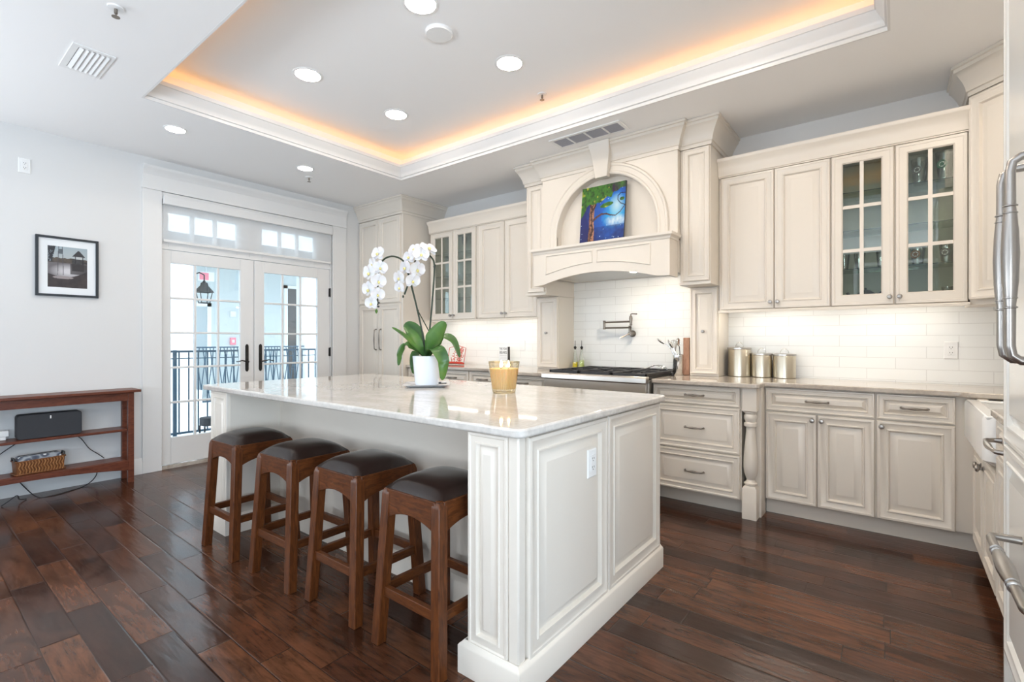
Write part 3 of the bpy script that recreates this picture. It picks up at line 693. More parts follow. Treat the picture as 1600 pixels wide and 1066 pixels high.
# sink
sk = thing('farmhouse_sink', 'white apron front farmhouse sink set in the right counter', 'sink', (.55, 3.35, .66))
so = rnd_rect(.300, .80, 2.94, 3.735, .05, 5, (0, 0, 1, 1)); si = rnd_rect(.355, .755, 2.985, 3.69, .05, 5)
mb = MB(); 
mb.loft([[(x, y, .665) for x, y in rnd_rect(.33, .80, 2.96, 3.715, .06, 5, (0, 0, 1, 1))], [(x, y, .69) for x, y in so], [(x, y, .87) for x, y in so], [(x, y, .886) for x, y in rnd_rect(.306, .80, 2.946, 3.729, .05, 5, (0, 0, 1, 1))]], True, False)
put('apron', mb, 'glaze', sk)
rim = MB().box(.31, .36, 2.95, 3.725, .872, .886).box(.75, .80, 2.95, 3.725, .872, .886).box(.36, .75, 2.95, 2.99, .872, .886).box(.36, .75, 3.685, 3.725, .872, .886)
put('rim', rim, 'glaze', sk, .005)
put('basin', MB().loft([[(x, y, .874) for x, y in si], [(x, y, .70) for x, y in si]], False, True), 'glaze', sk)

# ------------------------------------------------------------------ counters
out = [(-1.463, YB-.009), (-1.463, 3.585), (-1.448, 3.57), (-.73, 3.57), (-.715, 3.585), (-.715, 3.76), (-.70, 3.775), (.29, 3.775), (.325, 3.74), (.80, 3.74), (.80, 2.935), (.335, 2.935), (.32, 2.92), (.32, 2.44), (XR-.002, 2.44), (XR-.002, YB-.009)]
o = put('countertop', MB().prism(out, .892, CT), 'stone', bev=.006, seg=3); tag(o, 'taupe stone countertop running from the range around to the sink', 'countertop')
out = [(-4.545, YB-.009), (-4.545, 3.775), (-3.11, 3.775), (-3.095, 3.76), (-3.095, 3.585), (-3.08, 3.57), (-2.44, 3.57), (-2.427, 3.583), (-2.427, YB-.009)]
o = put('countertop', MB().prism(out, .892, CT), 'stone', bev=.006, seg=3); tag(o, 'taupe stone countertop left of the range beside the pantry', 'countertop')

# ------------------------------------------------------------------ range
rg = thing('gas_range', 'stainless gas range with black cast iron grates under the hood', 'gas range', (-1.945, 3.9, 0))
rx0, rx1 = -2.42, -1.47
put('body', MB().box(rx0, rx1, 3.56, YB-.01, .02, .905), 'steel', rg, .002)
bn = [(3.50, .89), (3.503, .925), (3.515, .938), (3.56, .938), (3.56, .885), (3.508, .883)]
put('front_ledge', MB().loft([[(rx0, y, z) for y, z in bn], [(rx1, y, z) for y, z in bn]]), 'steel', rg, .003)
put('control_panel', MB().box(rx0+.01, rx1-.01, 3.53, 3.56, .72, .883), 'steel', rg, .003)
put('burner_pan', MB().box(rx0+.02, rx1-.02, 3.57, YB-.04, .905, .93), 'black', rg)
for i in range(6):
    x = rx0+.12+i*.142
    put('control_knob', MB().lathe([(.024, 0), (.024, .008), (.018, .03), (.014, .032)], Matrix.Translation((x, 3.53, .79)) @ XZ, 16), 'black', rg)
for i in range(3):
    g = MB(); a = rx0+.03+i*.2985; b_ = a+.293; z0, z1 = .938, .957; y0, y1 = 3.585, YB-.06
    g.box(a, b_, y0, y0+.016, z0-.008, z1).box(a, b_, y1-.016, y1, z0-.008, z1).box(a, a+.016, y0, y1, z0-.008, z1).box(b_-.016, b_, y0, y1, z0-.008, z1)
    ym = (y0+y1)/2; g.box(a, b_, ym-.008, ym+.008, z0, z1)
    for cyy in ((y0+ym)/2, (y1+ym)/2):
        xm = (a+b_)/2
        for q in range(4):
            T = Matrix.Translation((xm, cyy, 0)) @ Matrix.Rotation(q*PI/2, 4, 'Z'); g.box(.035, .14, -.006, .006, z0+.002, z1, T)
    gr = put('grate', g, 'iron', rg, .003)
    for cyy in ((y0+ym)/2, (y1+ym)/2):
        put('burner_cap', MB().lathe([(.05, .925), (.05, .938), (.036, .94), (.034, .948), (.02, .95)], Matrix.Translation(((a+b_)/2, cyy, 0)), 20), 'iron', gr)

# ------------------------------------------------------------------ island
ix0, ix1, iy0, iy1 = -3.545, -1.015, 1.315, 2.575
isl = thing('kitchen_island', 'large cream panelled kitchen island with seating side toward the stools', 'kitchen island', (-2.3, 1.95, 0))
KB = 1.65
b = MB().box(ix0, ix1, KB, iy1, 0, .889).box(ix1-.226, ix1, iy0+.02, KB, 0, .889).box(ix0, ix0+.25, iy0+.02, KB, 0, .889)
put('body', b, 'cab', isl)
IR = fr(ix1, 0, PI/2)
for a, b_ in ((iy0+.055, 1.958), (1.966, iy1-.012)):
    cab_door(isl, a, b_, .108, .882, 0, IR, name='end_panel')
cab_door(isl, ix1-.222, ix1-.035, .108, .886, iy0+.02, None, .72, name='post_panel')
put('corner_post', MB().box(ix1-.034, ix1+.012, iy0+.002, iy0+.045, .10, .888), 'cab', isl, .006)
cab_door(isl, ix0+.004, ix0+.246, .108, .886, iy0+.02, None, .72, name='post_panel')
for x in (-3.0, -2.6, -2.18, -1.75):
    pass
PL = [(0, 0), (.020, 0), (.020, .100), (.016, .106), (.008, .112), (.004, .118), (0, .118)]
pth = [(ix1+.012, iy1), (ix1+.012, iy0-.0), (ix1-.232, iy0-.0), (ix1-.232, KB), (ix0+.256, KB), (ix0+.256, iy0), (ix0-.005, iy0), (ix0-.005, iy1)]
pth2 = list(reversed(pth))
put('plinth', MB().sweep(pth2, [(-o, z) for o, z in PL]), 'cab', isl)
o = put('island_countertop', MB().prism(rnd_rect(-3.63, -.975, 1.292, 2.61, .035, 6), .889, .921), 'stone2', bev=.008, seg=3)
tag(o, 'long polished pale stone slab on top of the kitchen island', 'countertop')
def outlet(name, m, label, duplex=True, w=.072, h=.116, grp=None):
    t = thing(name, label, 'wall outlet', tuple(m.translation), 0)
    put('cover_plate', MB().door(-w/2, w/2, -h/2, h/2, 0, [(0, 0), (0, .003), (.004, .006), (.006, .006)], m), 'white', t)
    f = MB().box(-.017, .017, -.0085, -.006, -.034, .034, m)
    rc = put('receptacle', f, 'white', t, .001)
    if duplex:
        s_ = MB()
        for z in (-.018, .018):
            s_.box(-.008, -.0055, -.0092, -.0085, z-.001, z+.007, m).box(.0055, .008, -.0092, -.0085, z-.001, z+.007, m).box(-.002, .002, -.0092, -.0085, z-.009, z-.005, m)
        put('slots', s_, 'dark', rc)
    return t
outlet('wall_outlet', IR @ Matrix.Translation((1.808, -.019, .708)), 'white outlet plate on the right end panel of the island')
outlet('wall_outlet', fr(.29, YB-.009, 0, 1.148), 'white double outlet on the tiled backsplash near the sink')
outlet('light_switch', fr(-3.27, YB-.009, 0, 1.15), 'white switch plate on the backsplash between the red stand and the hood', False)
outlet('wall_outlet', fr(XL, .673, PI/2, 2.588), 'white outlet high on the left wall above the framed photo')

# ------------------------------------------------------------------ stools
def make_stool():
    t = thing('bar_stool', 'x', 'bar stool')
    tb, bb, zt = .168, .200, .628          # half widths at top and bottom
    def corner(sx, sy, z, in_=0):
        k = bb+(tb-bb)*z/zt
        return sx*(k-in_), sy*(k-in_)
    lw = .044
    for sx in (-1, 1):
        for sy in (-1, 1):
            rings = []
            for z in (0, .006, .30, .60, .618, .628):
                x, y = corner(sx, sy, z); s_ = -.004 if z in (0,) else 0
                e = 0 if z < .61 else (.004 if z < .62 else .012)
                x0, x1 = sorted((x-sx*e, x-sx*lw)); y0, y1 = sorted((y-sy*e, y-sy*lw))
                rings.append([(x0, y0, z), (x1, y0, z), (x1, y1, z), (x0, y1, z)])
            put('leg', MB().loft(rings), 'stoolwood', t, .003)
    def railz(z, sx, sy):
        return corner(sx, sy, z)
    for axis in (0, 1):
        for s_ in (-1, 1):
            k = bb+(tb-bb)*.58/zt; n = 10; pts = []
            L = k-.03
            for i in range(n+1):
                u = -L+2*L*i/n; pts.append((u, .508+.036*(1-(u/L)**2)))
            ol = pts+[(L, .625), (-L, .625)]
            mb = MB(); yy0, yy1 = k-.026, k-.004
            def pos(u, z, w): return (u, s_*w, z) if axis == 0 else (s_*w, u, z)
            mb.loft([[pos(u, z, yy0) for u, z in ol], [pos(u, z, yy1) for u, z in ol]])
            put('apron', mb, 'stoolrail', t, .002)
            z = .215 if axis == 0 else .155
            k = bb+(tb-bb)*z/zt; L = k-.03
            mb = MB()
            if axis == 0: mb.box(-L, L, s_*(k-.034), s_*(k-.012), z-.019, z+.019)
            else: mb.box(s_*(k-.034), s_*(k-.012), -L, L, z+.06-.019, z+.06+.019)
            put('stretcher', mb, 'stoolrail', t, .002)
    mb = MB(); n = 14; W = tb-.008; rows = []
    for j in range(n+1):
        row = []
        for i in range(n+1):
            u, v_ = -1+2*i/n, -1+2*j/n
            h = (1-abs(u)**3.2)*(1-abs(v_)**3.2)
            row.append((u*W, v_*W, .624+.056*max(0, h)**.55))
        rows.append(row)
    mb.loft(rows, False, False, False); mb.box(-W, W, -W, W, .61, .6245)
    put('seat_cushion', mb, 'leather', t, 0, 60)
    return t
st = make_stool(); st.location = (-3.058, 1.360, 0); st.rotation_euler.z = math.radians(1)
st['label'] = 'walnut bar stool with leather seat, the one closest to the french doors'; st['group'] = 'bar stools along the island'
for (x, y, a, lb) in ((-2.485, 1.378, 1.5, 'walnut bar stool with black leather seat, second from the doors end'),
                  (-1.988, 1.411, 0, 'walnut bar stool with brownish leather seat, second from the island outlet end'),
                  (-1.463, 1.402, -1, 'walnut bar stool partly hidden behind the near island post')):
    s2 = copy_tree(st); s2.location = (x, y, 0); s2.rotation_euler.z = math.radians(a); s2['label'] = lb
# ------------------------------------------------------------------ refrigerator
fg = thing('refrigerator', 'built in cream panelled refrigerator with large nickel handles at the right edge', 'refrigerator', (.62, 1.84, 0))
fy0, fy1, FX = 1.25, 2.436, .300
put('body', MB().box(.3185, XR-.002, fy0, fy1-.0161, 0, 2.55).box(.300, .34, fy1-.016, fy1, 0, 2.55), 'frost', fg, .002)
put('top_cabinet', MB().box(.34, XR-.002, fy0, fy1, 2.55, H-.003), 'frost', fg, .002)
FR = fr(FX+.018, 0, -PI/2)
for a, b_ in ((-fy1+.018, -1.845), (-1.838, -fy0)):
    d = cab_door(fg, a, b_, .865, 2.53, 0, FR, k=1.0, mt='frost')
    hy = 1.905 if a < -2 else 1.775
    mb = MB(); X0 = FX-.006; xh = .231
    pts = [(X0, hy, 1.690), (xh+.02, hy, 1.687), (xh+.004, hy, 1.675), (xh, hy, 1.650), (xh, hy, 1.56), (xh, hy, 1.54), (xh, hy, 1.50), (xh, hy, 1.44), (xh, hy, 1.37), (xh, hy, 1.33), (xh, hy, 1.31), (xh, hy, 1.205), (xh+.004, hy, 1.18), (xh+.02, hy, 1.166), (X0, hy, 1.163)]
    rr = [.011, .0105, .0105, .0105, .011, .013, .016, .018, .016, .013, .011, .0105, .0105, .0105, .011]
    mb.tube(pts, rr, 14)
    for z in (1.563, 1.545, 1.327, 1.303): mb.lathe([(.0105, -.003), (.0145, -.001), (.0145, .001), (.0105, .003)], Matrix.Translation((xh, hy, z)), 14)
    h_ = put('handle', mb, 'nickel', d)
d = cab_door(fg, -fy1+.018, -fy0, .13, .855, 0, FR, k=1.0, name='freezer_drawer', mt='frost')
mb = MB(); xh = .225; z = .625
pts = [(FX-.006, 2.07, z), (xh+.02, 2.07, z), (xh+.004, 2.066, z), (xh, 2.05, z), (xh, 1.93, z), (xh, 1.90, z), (xh, 1.85, z), (xh, 1.80, z), (xh, 1.74, z), (xh, 1.70, z), (xh, 1.67, z), (xh, 1.55, z), (xh+.004, 1.534, z), (xh+.02, 1.53, z), (FX-.006, 1.53, z)]
mb.tube(pts, [.012, .011, .011, .011, .011, .014, .018, .020, .018, .014, .011, .011, .011, .011, .012], 14)
for y in (1.935, 1.912, 1.69, 1.667): mb.lathe([(.011, -.003), (.0155, -.001), (.0155, .001), (.011, .003)], Matrix.Translation((xh, y, z)) @ Matrix.Rotation(PI/2, 4, 'X'), 14)
put('handle', mb, 'nickel', d)

# ------------------------------------------------------------------ orchid
def leaf_mesh(mb, cl, wid, side=(1, 0, 0), fold=.25):
    P = [Vector(p) for p in cl]; n = len(P); dense = []
    # resample with Catmull-Rom
    ctrl = [P[0]]+P+[P[-1]]
    K = 6
    for i in range(n-1):
        p0, p1, p2, p3 = ctrl[i], ctrl[i+1], ctrl[i+2], ctrl[i+3]
        for k in range(K):
            t_ = k/K
            dense.append(.5*((2*p1)+(-p0+p2)*t_+(2*p0-5*p1+4*p2-p3)*t_*t_+(-p0+3*p1-3*p2+p3)*t_**3))
    dense.append(P[-1]); N_ = len(dense); rings = []
    for i, p in enumerate(dense):
        u = i/(N_-1); w = wid*(math.sin(PI*min(1, (u*.90+.08)))**.6)*(.55+.45*min(1, u*2.2)) if u < 1 else wid*.12
        t_ = (dense[min(i+1, N_-1)]-dense[max(i-1, 0)]).normalized(); s_ = Vector(side); s_ = (s_-t_*s_.dot(t_)).normalized(); nn = t_.cross(s_)
        if nn.z < 0: nn = -nn
        r_ = []
        for q in (-1, -.55, 0, .55, 1): r_.append(p+s_*w*q+nn*(abs(q)*fold*w))
        for q in (1, .55, 0, -.55, -1): r_.append(p+s_*w*q+nn*(abs(q)*fold*w-.0025))
        rings.append([tuple(x) for x in r_])
    mb.loft(rings)
def spline(P, K=6):
    P = [Vector(p) for p in P]; c_ = [P[0]]+P+[P[-1]]; out = []
    for i in range(len(P)-1):
        p0, p1, p2, p3 = c_[i], c_[i+1], c_[i+2], c_[i+3]
        for k in range(K):
            t_ = k/K; out.append(tuple(.5*((2*p1)+(-p0+p2)*t_+(2*p0-5*p1+4*p2-p3)*t_*t_+(-p0+3*p1-3*p2+p3)*t_**3)))
    out.append(tuple(P[-1])); return out
OA = math.radians(38.05)
sc_ = fr(-2.385, 2.155, OA, .9213)
sa = thing('saucer', 'square white ceramic saucer under the orchid pot on the island', 'saucer', (-2.385, 2.155, .9213), OA)
q_ = .145
put('dish', MB().loft([[(x, y, 0) for x, y in rnd_rect(-.10, .10, -.10, .10, .02)], [(x, y, .004) for x, y in rnd_rect(-.115, .115, -.115, .115, .02)], [(x, y, .016) for x, y in rnd_rect(-q_, q_, -q_, q_, .025)], [(x, y, .016) for x, y in rnd_rect(-q_+.006, q_-.006, -q_+.006, q_-.006, .02)], [(x, y, .007) for x, y in rnd_rect(-.112, .112, -.112, .112, .02)]], m=sc_ @ Matrix.Rotation(.12, 4, 'Z')), 'pot', sa)
o = put('small_clip', MB().box(.085, .10, -.06, -.045, .017, .030, sc_).tube([(.09, -.05, .020), (.135, -.06, .022)], .003, 6, sc_), 'black'); tag(o, 'tiny black clip resting on the saucer beside the pot', 'clip')
F_ = fr(-2.385, 2.155, OA, .9213+.0075)
orc = thing('potted_orchid', 'white orchid in a tapered white pot standing on the island', 'potted plant', tuple(F_.translation), OA)
prof = [(.072, 0), (.075, .004), (.091, .178), (.091, .186), (.086, .186), (.084, .17)]
put('pot', MB().lathe(prof, F_, 40, True, False), 'pot', orc)
put('soil', MB().lathe([(.084, .165), (.0845, .17), (.05, .178), (.01, .182)], F_, 24), 'moss', orc)
def PX(px, py, dy=0.0): return ((px-671)/242, dy, (605-py)/242)
leaves = [([PX(669, 562), PX(655, 535, .03), PX(645, 518, .05), PX(633, 509, .06)], .055, (.75, .5, .6)),
          ([PX(672, 562), PX(680, 540, -.03), PX(688, 525, -.04), PX(701, 507, -.05)], .054, (.8, .3, -.5)),
          ([PX(672, 562), PX(684, 541, .04), PX(697, 531, .05), PX(711, 537, .06), PX(721, 563, .05)], .034, (.55, .7, .4)),
          ([PX(672, 560), PX(681, 550, -.08), PX(693, 551, -.13), PX(702, 568, -.15), PX(700, 595, -.14)], .043, (.8, .3, .2)),
          ([PX(668, 562), PX(655, 545, -.05), PX(640, 528, -.09), PX(623, 516, -.11)], .020, (.3, .8, .3)),
          ([PX(668, 563), PX(655, 549, -.02), PX(641, 543, -.05), PX(633, 556, -.07), PX(631, 574, -.08)], .026, (.6, .7, .3)),
          ([PX(668, 562), PX(660, 554, .05), PX(650, 556, .09), PX(645, 572, .11), PX(645, 590, .11)], .032, (.8, .4, .1)),
          ([PX(668, 560), PX(660, 545, -.03), PX(650, 528, -.02), PX(636, 514, 0)], .034, (.6, .6, .5)),
          ([PX(671, 562), PX(677, 545, .02), PX(684, 534, .05), PX(694, 524, .08)], .045, (.8, .4, -.3))]
for cl, w, sd in leaves:
    mb = MB(); leaf_mesh(mb, cl, w, sd); mb.v = [tuple(F_ @ Vector(p)) for p in mb.v]; put('leaf', mb, 'leaf', orc, 0, 80)
stems = [[PX(669, 560), PX(665, 530), PX(657, 490, -.01), PX(649, 455, -.02), PX(643, 431, -.02), PX(636, 413, -.03), PX(621, 406, -.04), PX(607, 411, -.05), PX(600, 427, -.06), PX(598, 455, -.06), PX(598, 482, -.06)],
         [PX(672, 560), PX(675, 520, .01), PX(679, 470, .02), PX(682, 420, .02), PX(677, 405, .02), PX(667, 400, .01), PX(657, 406, 0), PX(650, 421, -.02), PX(646, 441, -.03), PX(638, 465, -.04)]]
for s_ in stems: put('stem', MB().tube(spline(s_), .0056, 8, F_), 'stem', orc)
for a, b_ in ((PX(671, 562, .01), PX(683, 416, .03)), (PX(676, 525, 0), PX(657, 488, -.02)), (PX(671, 560, 0), PX(656, 486, 0)), (PX(660, 500, -.02), PX(642, 430, -.03))):
    put('stake', MB().tube([a, b_], .0036, 6, F_), 'stem', orc)
for p in (PX(600, 450, -.06), PX(599, 484, -.06), PX(682, 420, .02), PX(657, 489, -.01), PX(599, 478, -.05)):
    put('clip', MB().lathe([(.001, -.006), (.008, -.003), (.008, .003), (.001, .006)], F_ @ Matrix.Translation(p), 8), 'black', orc)
put('bud', MB().lathe([(.001, -.016), (.008, -.006), (.009, .006), (.002, .014)], F_ @ Matrix.Translation(PX(596, 491, -.06)), 10), 'leaf', orc)
put('bud', MB().lathe([(.001, -.010), (.006, -.004), (.006, .004), (.002, .009)], F_ @ Matrix.Translation(PX(636, 468, -.04)), 10), 'stem', orc)
def petal(mb, L, W, ang, m, cup=.25, base=.004):
    n = 7; rings = []
    T = m @ Matrix.Rotation(ang, 4, 'Y')
    for i in range(n+1):
        u = i/n; w = W*max(.06, math.sin(PI*(u*.86+.07))**.7); z = base+L*u; y = -cup*L*(u*u)*.5
        rings.append([(w*q, y-abs(q)*abs(q)*w*.22+o_, z) for q, o_ in ((-1, 0), (-.5, 0), (0, 0), (.5, 0), (1, 0), (1, .0012), (.5, .0012), (0, .0012), (-.5, .0012), (-1, .0012))])
    mb.loft(rings, True, True, True, T)
def flower(px, py, dy, rz, tilt, s=1.0):
    s *= 1.13
    T = F_ @ Matrix.Translation(PX(px, py, dy)) @ Matrix.Rotation(rz, 4, 'Z') @ Matrix.Rotation(tilt, 4, 'X') @ Matrix.Scale(s, 4)
    mb = MB()
    for a, L, W in ((0, .042, .018), (2.35, .040, .017), (-2.35, .040, .017)): petal(mb, L, W, a, T @ Matrix.Translation((0, .002, 0)), -.15)
    for a in (1.30, -1.30): petal(mb, .043, .031, a, T, .2)
    f = put('flower', mb, 'petal', orc, 0, 60)
    l = MB(); l.lathe([(.001, -.012), (.007, -.006), (.008, 0), (.003, .006)], T @ Matrix.Translation((0, -.010, -.004)), 8)
    put('lip', l, 'yellow', f)
fls = [(601, 404, -.09, -.5, -.2, .95), (590, 419, -.05, -.9, .0, 1), (588, 433, -.09, -.6, .1, 1.05), (603, 425, -.08, .4, .1, .9), (586, 458, -.08, -.5, .2, 1), (601, 446, -.09, .6, .1, .95), (590, 479, -.08, -.3, .2, .85), (600, 466, -.09, .5, .2, .85),
       (673, 393, .0, .8, -.7, 1.15), (664, 404, -.05, .3, -.3, 1.0), (651, 393, .02, -.5, -.4, .9), (657, 426, -.03, .7, .2, 1.05), (641, 424, -.06, -.7, .1, .95), (632, 440, -.07, -.6, .2, .9), (651, 444, -.05, .6, .3, .95), (633, 455, -.08, -.5, .3, .75), (645, 407, -.03, -.5, -.2, .9)]
for a in fls: flower(*a)

# ------------------------------------------------------------------ candle
T = Matrix.Translation((-1.742, 2.152, .9213))
cd = thing('jar_candle', 'lit amber candle in a ribbed glass tumbler on the island', 'candle', tuple(T.translation))
seg = 72
def ribbed(prof, rib):
    rings = []
    for r, z in prof: rings.append([((r*(1+(rib if (k % 2) else 0)))*math.cos(2*PI*k/seg), (r*(1+(rib if (k % 2) else 0)))*math.sin(2*PI*k/seg), z) for k in range(seg)])
    return rings
put('glass', MB().loft(ribbed([(.060, 0), (.064, .004), (.066, .02), (.087, .172), (.088, .176), (.084, .176), (.083, .17)], .012), True, False, True, T), 'candleglass', cd)
put('wax', MB().loft(ribbed([(.0625, .022), (.0655, .03), (.0795, .135), (.078, .137), (.04, .132)], .035), True, True, True, T), 'wax', cd)
for dx, dy in ((-.022, .006), (.026, .01), (.002, -.03)):
    w_ = put('wick', MB().lathe([(.0012, .13), (.0012, .147)], T @ Matrix.Translation((dx, dy, 0)), 6), 'black', cd)
    put('flame', MB().lathe([(.001, .143), (.0065, .150), (.0075, .157), (.004, .170), (.0008, .182)], T @ Matrix.Translation((dx, dy, 0)), 12), 'flame', w_)

# ------------------------------------------------------------------ canisters
for (x, r, h, lb) in ((-.999, .088, .232, 'tallest champagne steel canister, next to the narrow cabinet'), (-.834, .074, .188, 'middle champagne steel canister of the three'), (-.676, .078, .186, 'champagne steel canister standing closest to the sink')):
    T = Matrix.Translation((x, 4.275, CT+.0005))
    t = thing('canister', lb, 'canister', tuple(T.translation), 0, 'steel canisters on the counter')
    put('body', MB().lathe([(r-.004, 0), (r, .004), (r, h-.018), (r-.001, h-.016)], T, 48), 'champ', t)
    put('lid', MB().lathe([(r, h-.016), (r+.003, h-.013), (r+.003, h-.002), (r-.003, h+.002), (r-.02, h+.003)], T, 48), 'steel', t)
    put('lid_handle', MB().tube([(-.03, 0, h+.002), (-.027, 0, h+.02), (-.014, 0, h+.036), (0, 0, h+.041), (.014, 0, h+.036), (.027, 0, h+.02), (.03, 0, h+.002)], .0022, 6, T), 'chrome', t)

# ------------------------------------------------------------------ pot filler
t = thing('pot_filler', 'pewter folding pot filler tap on the tile above the range', 'pot filler tap', (-1.98, YB-.009, 1.28))
y0 = YB-.009
put('wall_flange', MB().lathe([(.032, 0), (.032, .006), (.024, .012), (.018, .03), (.018, .075)], Matrix.Translation((-1.965, y0, 1.275)) @ XZ, 20), 'pewter', t)
put('riser', MB().lathe([(.014, 0), (.017, .004), (.013, .01), (.013, .05), (.017, .058), (.013, .064), (.015, .074)], Matrix.Translation((-1.965, y0-.062, 1.275)), 14), 'pewter', t)
put('lower_arm', MB().tube([(-1.965, y0-.062, 1.332), (-2.21, y0-.085, 1.332)], .0085, 10), 'pewter', t)
put('elbow_joint', MB().lathe([(.012, 0), (.015, .004), (.012, .012), (.012, .07), (.015, .078), (.010, .084)], Matrix.Translation((-2.22, y0-.086, 1.318)), 14), 'pewter', t)
put('upper_arm', MB().tube([(-2.21, y0-.09, 1.385), (-1.93, y0-.14, 1.385)], .0085, 10), 'pewter', t)
put('spout', MB().lathe([(.010, -.035), (.013, -.03), (.011, -.02), (.013, 0), (.016, .03), (.012, .05), (.009, .055)], Matrix.Translation((-1.92, y0-.142, 1.385)), 14), 'pewter', t)
put('lever', MB().tube([(-1.92, y0-.142, 1.44), (-1.92, y0-.142, 1.452), (-1.90, y0-.16, 1.456), (-1.85, y0-.17, 1.452)], [.005, .006, .005, .006], 8), 'pewter', t)
put('lever', MB().tube([(-1.965, y0-.075, 1.275), (-2.0, y0-.10, 1.255), (-2.035, y0-.13, 1.235)], [.006, .005, .006], 8), 'pewter', t)

# ------------------------------------------------------------------ oil bottles, utensils
for (x, m_, hh, lb) in ((-2.545, 'oil', .055, 'glass oil bottle with yellow oil standing closer to the narrow cabinet'), (-2.470, 'oil2', .075, 'glass oil bottle with greenish oil beside the grates')):
    T = Matrix.Translation((x, 4.285, CT+.0145))
    t = thing('oil_bottle', lb, 'bottle', tuple(T.translation), 0, 'oil bottles by the range')
    P = [(.030, 0), (.032, .004), (.031, .06), (.020, .125), (.012, .16), (.010, .185), (.012, .19)]
    put('glass', MB().lathe(P, T, 24, True, False), 'bottle', t)
    put('oil', MB().lathe([(.028, .004), (.029, hh*.5), (.0285, hh)], T, 24), m_, t)
    put('pourer', MB().lathe([(.010, .183), (.011, .195), (.016, .205), (.006, .215), (.003, .22), (.003, .27), (.001, .272)], T, 12), 'black', t)
o = put('oil_tray', MB().prism(rnd_rect(-2.585, -2.432, 4.245, 4.325, .01), CT+.0005, CT+.014), 'white'); tag(o, 'slim white tray under the two oil bottles', 'tray')
T = Matrix.Translation((-1.432, 4.09, CT+.0005))
t = thing('utensil_holder', 'polished steel utensil cylinder on the counter right of the range', 'utensil holder', tuple(T.translation))
put('cylinder', MB().lathe([(.043, 0), (.045, .003), (.045, .168), (.042, .17), (.042, .01)], T, 36, True, False), 'chrome', t)
o = put('knife_block', MB().box(-1.392, -1.340, 4.085, 4.17, CT+.0005, CT+.312), 'boardwood', None, .004); tag(o, 'tall slim brown wooden block behind the steel utensil cylinder', 'block')
def uten(name, label, pts, head, m_='chrome'):
    t = thing(name, label, 'utensil', tuple((T @ Vector(pts[0]))), 0, 'utensils in the steel cylinder')
    put('shaft', MB().tube(pts, .0035, 8, T), m_, t); head(t, Vector(pts[-1]), (Vector(pts[-1])-Vector(pts[-2])).normalized())
def whisk(t, p, d):
    mb = MB(); q = d.to_track_quat('Z', 'Y').to_matrix().to_4x4()
    for k in range(5):
        a = k*PI/5; pts = [(.004*math.cos(a), .004*math.sin(a), 0)]
        for i in range(1, 12):
            u = i/12; r = .046*math.sin(PI*u)**.8; s_ = 1 if u < .5 else -1
            pts.append((math.cos(a)*r*math.cos(PI*u), math.sin(a)*r*math.cos(PI*u)*1, .095*math.sin(PI*u)**.7))
        pts.append((-.004*math.cos(a), -.004*math.sin(a), 0)); mb.tube(pts, .0016, 5, T @ Matrix.Translation(p) @ q)
    put('wires', mb, 'chrome', t)
def spoon(r1=.026, r2=.036, hole=False):
    def f(t, p, d):
        q = d.to_track_quat('Z', 'Y').to_matrix().to_4x4(); mb = MB(); rings = []
        for k in range(7):
            u = k/6*.5*PI; rings.append([(r1*math.sin(u)*math.cos(a), -.014*math.cos(u)-.004, r2+r2*math.sin(u)*math.sin(a)) if k else (r1*.05*math.cos(a), -.018, r2+r2*.05*math.sin(a)) for a in [2*PI*i/16 for i in range(16)]])
        rings += [[(x*.94, y+.003, r2+(z-r2)*.94) for x, y, z in r_] for r_ in reversed(rings)]
        mb.loft(rings, True, True, True, T @ Matrix.Translation(p) @ q); put('bowl', mb, 'chrome', t)
    return f
uten('slotted_spoon', 'steel spoon leaning far to the left out of the cylinder', [(0, 0, .02), (-.04, .0, .17), (-.075, 0, .235), (-.11, -.01, .262)], spoon(.026, .040))
uten('whisk', 'steel wire whisk in the middle of the utensil cylinder', [(-.01, -.01, .02), (-.015, -.01, .15), (-.02, -.02, .20)], whisk)
uten('ladle', 'dark handled steel ladle leaning to the front of the cylinder', [(.01, -.02, .02), (-.005, -.03, .17), (-.03, -.04, .225)], spoon(.042, .042))
uten('serving_fork', 'black kitchen utensil standing upright at the back of the cylinder', [(.01, .02, .02), (.005, .02, .18), (0, .02, .24)], spoon(.032, .036), 'black')
t = thing('tongs', 'wire tongs lying across the rear right grate of the range', 'tongs', (-1.62, 4.05, .96))
for s_ in (-1, 1):
    put('arm', MB().tube(spline([(-1.74, 4.04+s_*.008, .962), (-1.68, 4.05+s_*.02, .975), (-1.62, 4.06+s_*.028, 1.0), (-1.56, 4.07+s_*.028, .99), (-1.52, 4.075+s_*.006, .967)]), .0035, 6), 'chrome', t)
T = Matrix.Translation((-1.425, 3.93, CT+.0005))
o = put('spice_jar', MB().lathe([(.013, 0), (.014, .004), (.014, .03), (.010, .034)], T, 16), 'bronze'); tag(o, 'tiny dark round jar at the counter edge just right of the grates', 'jar')

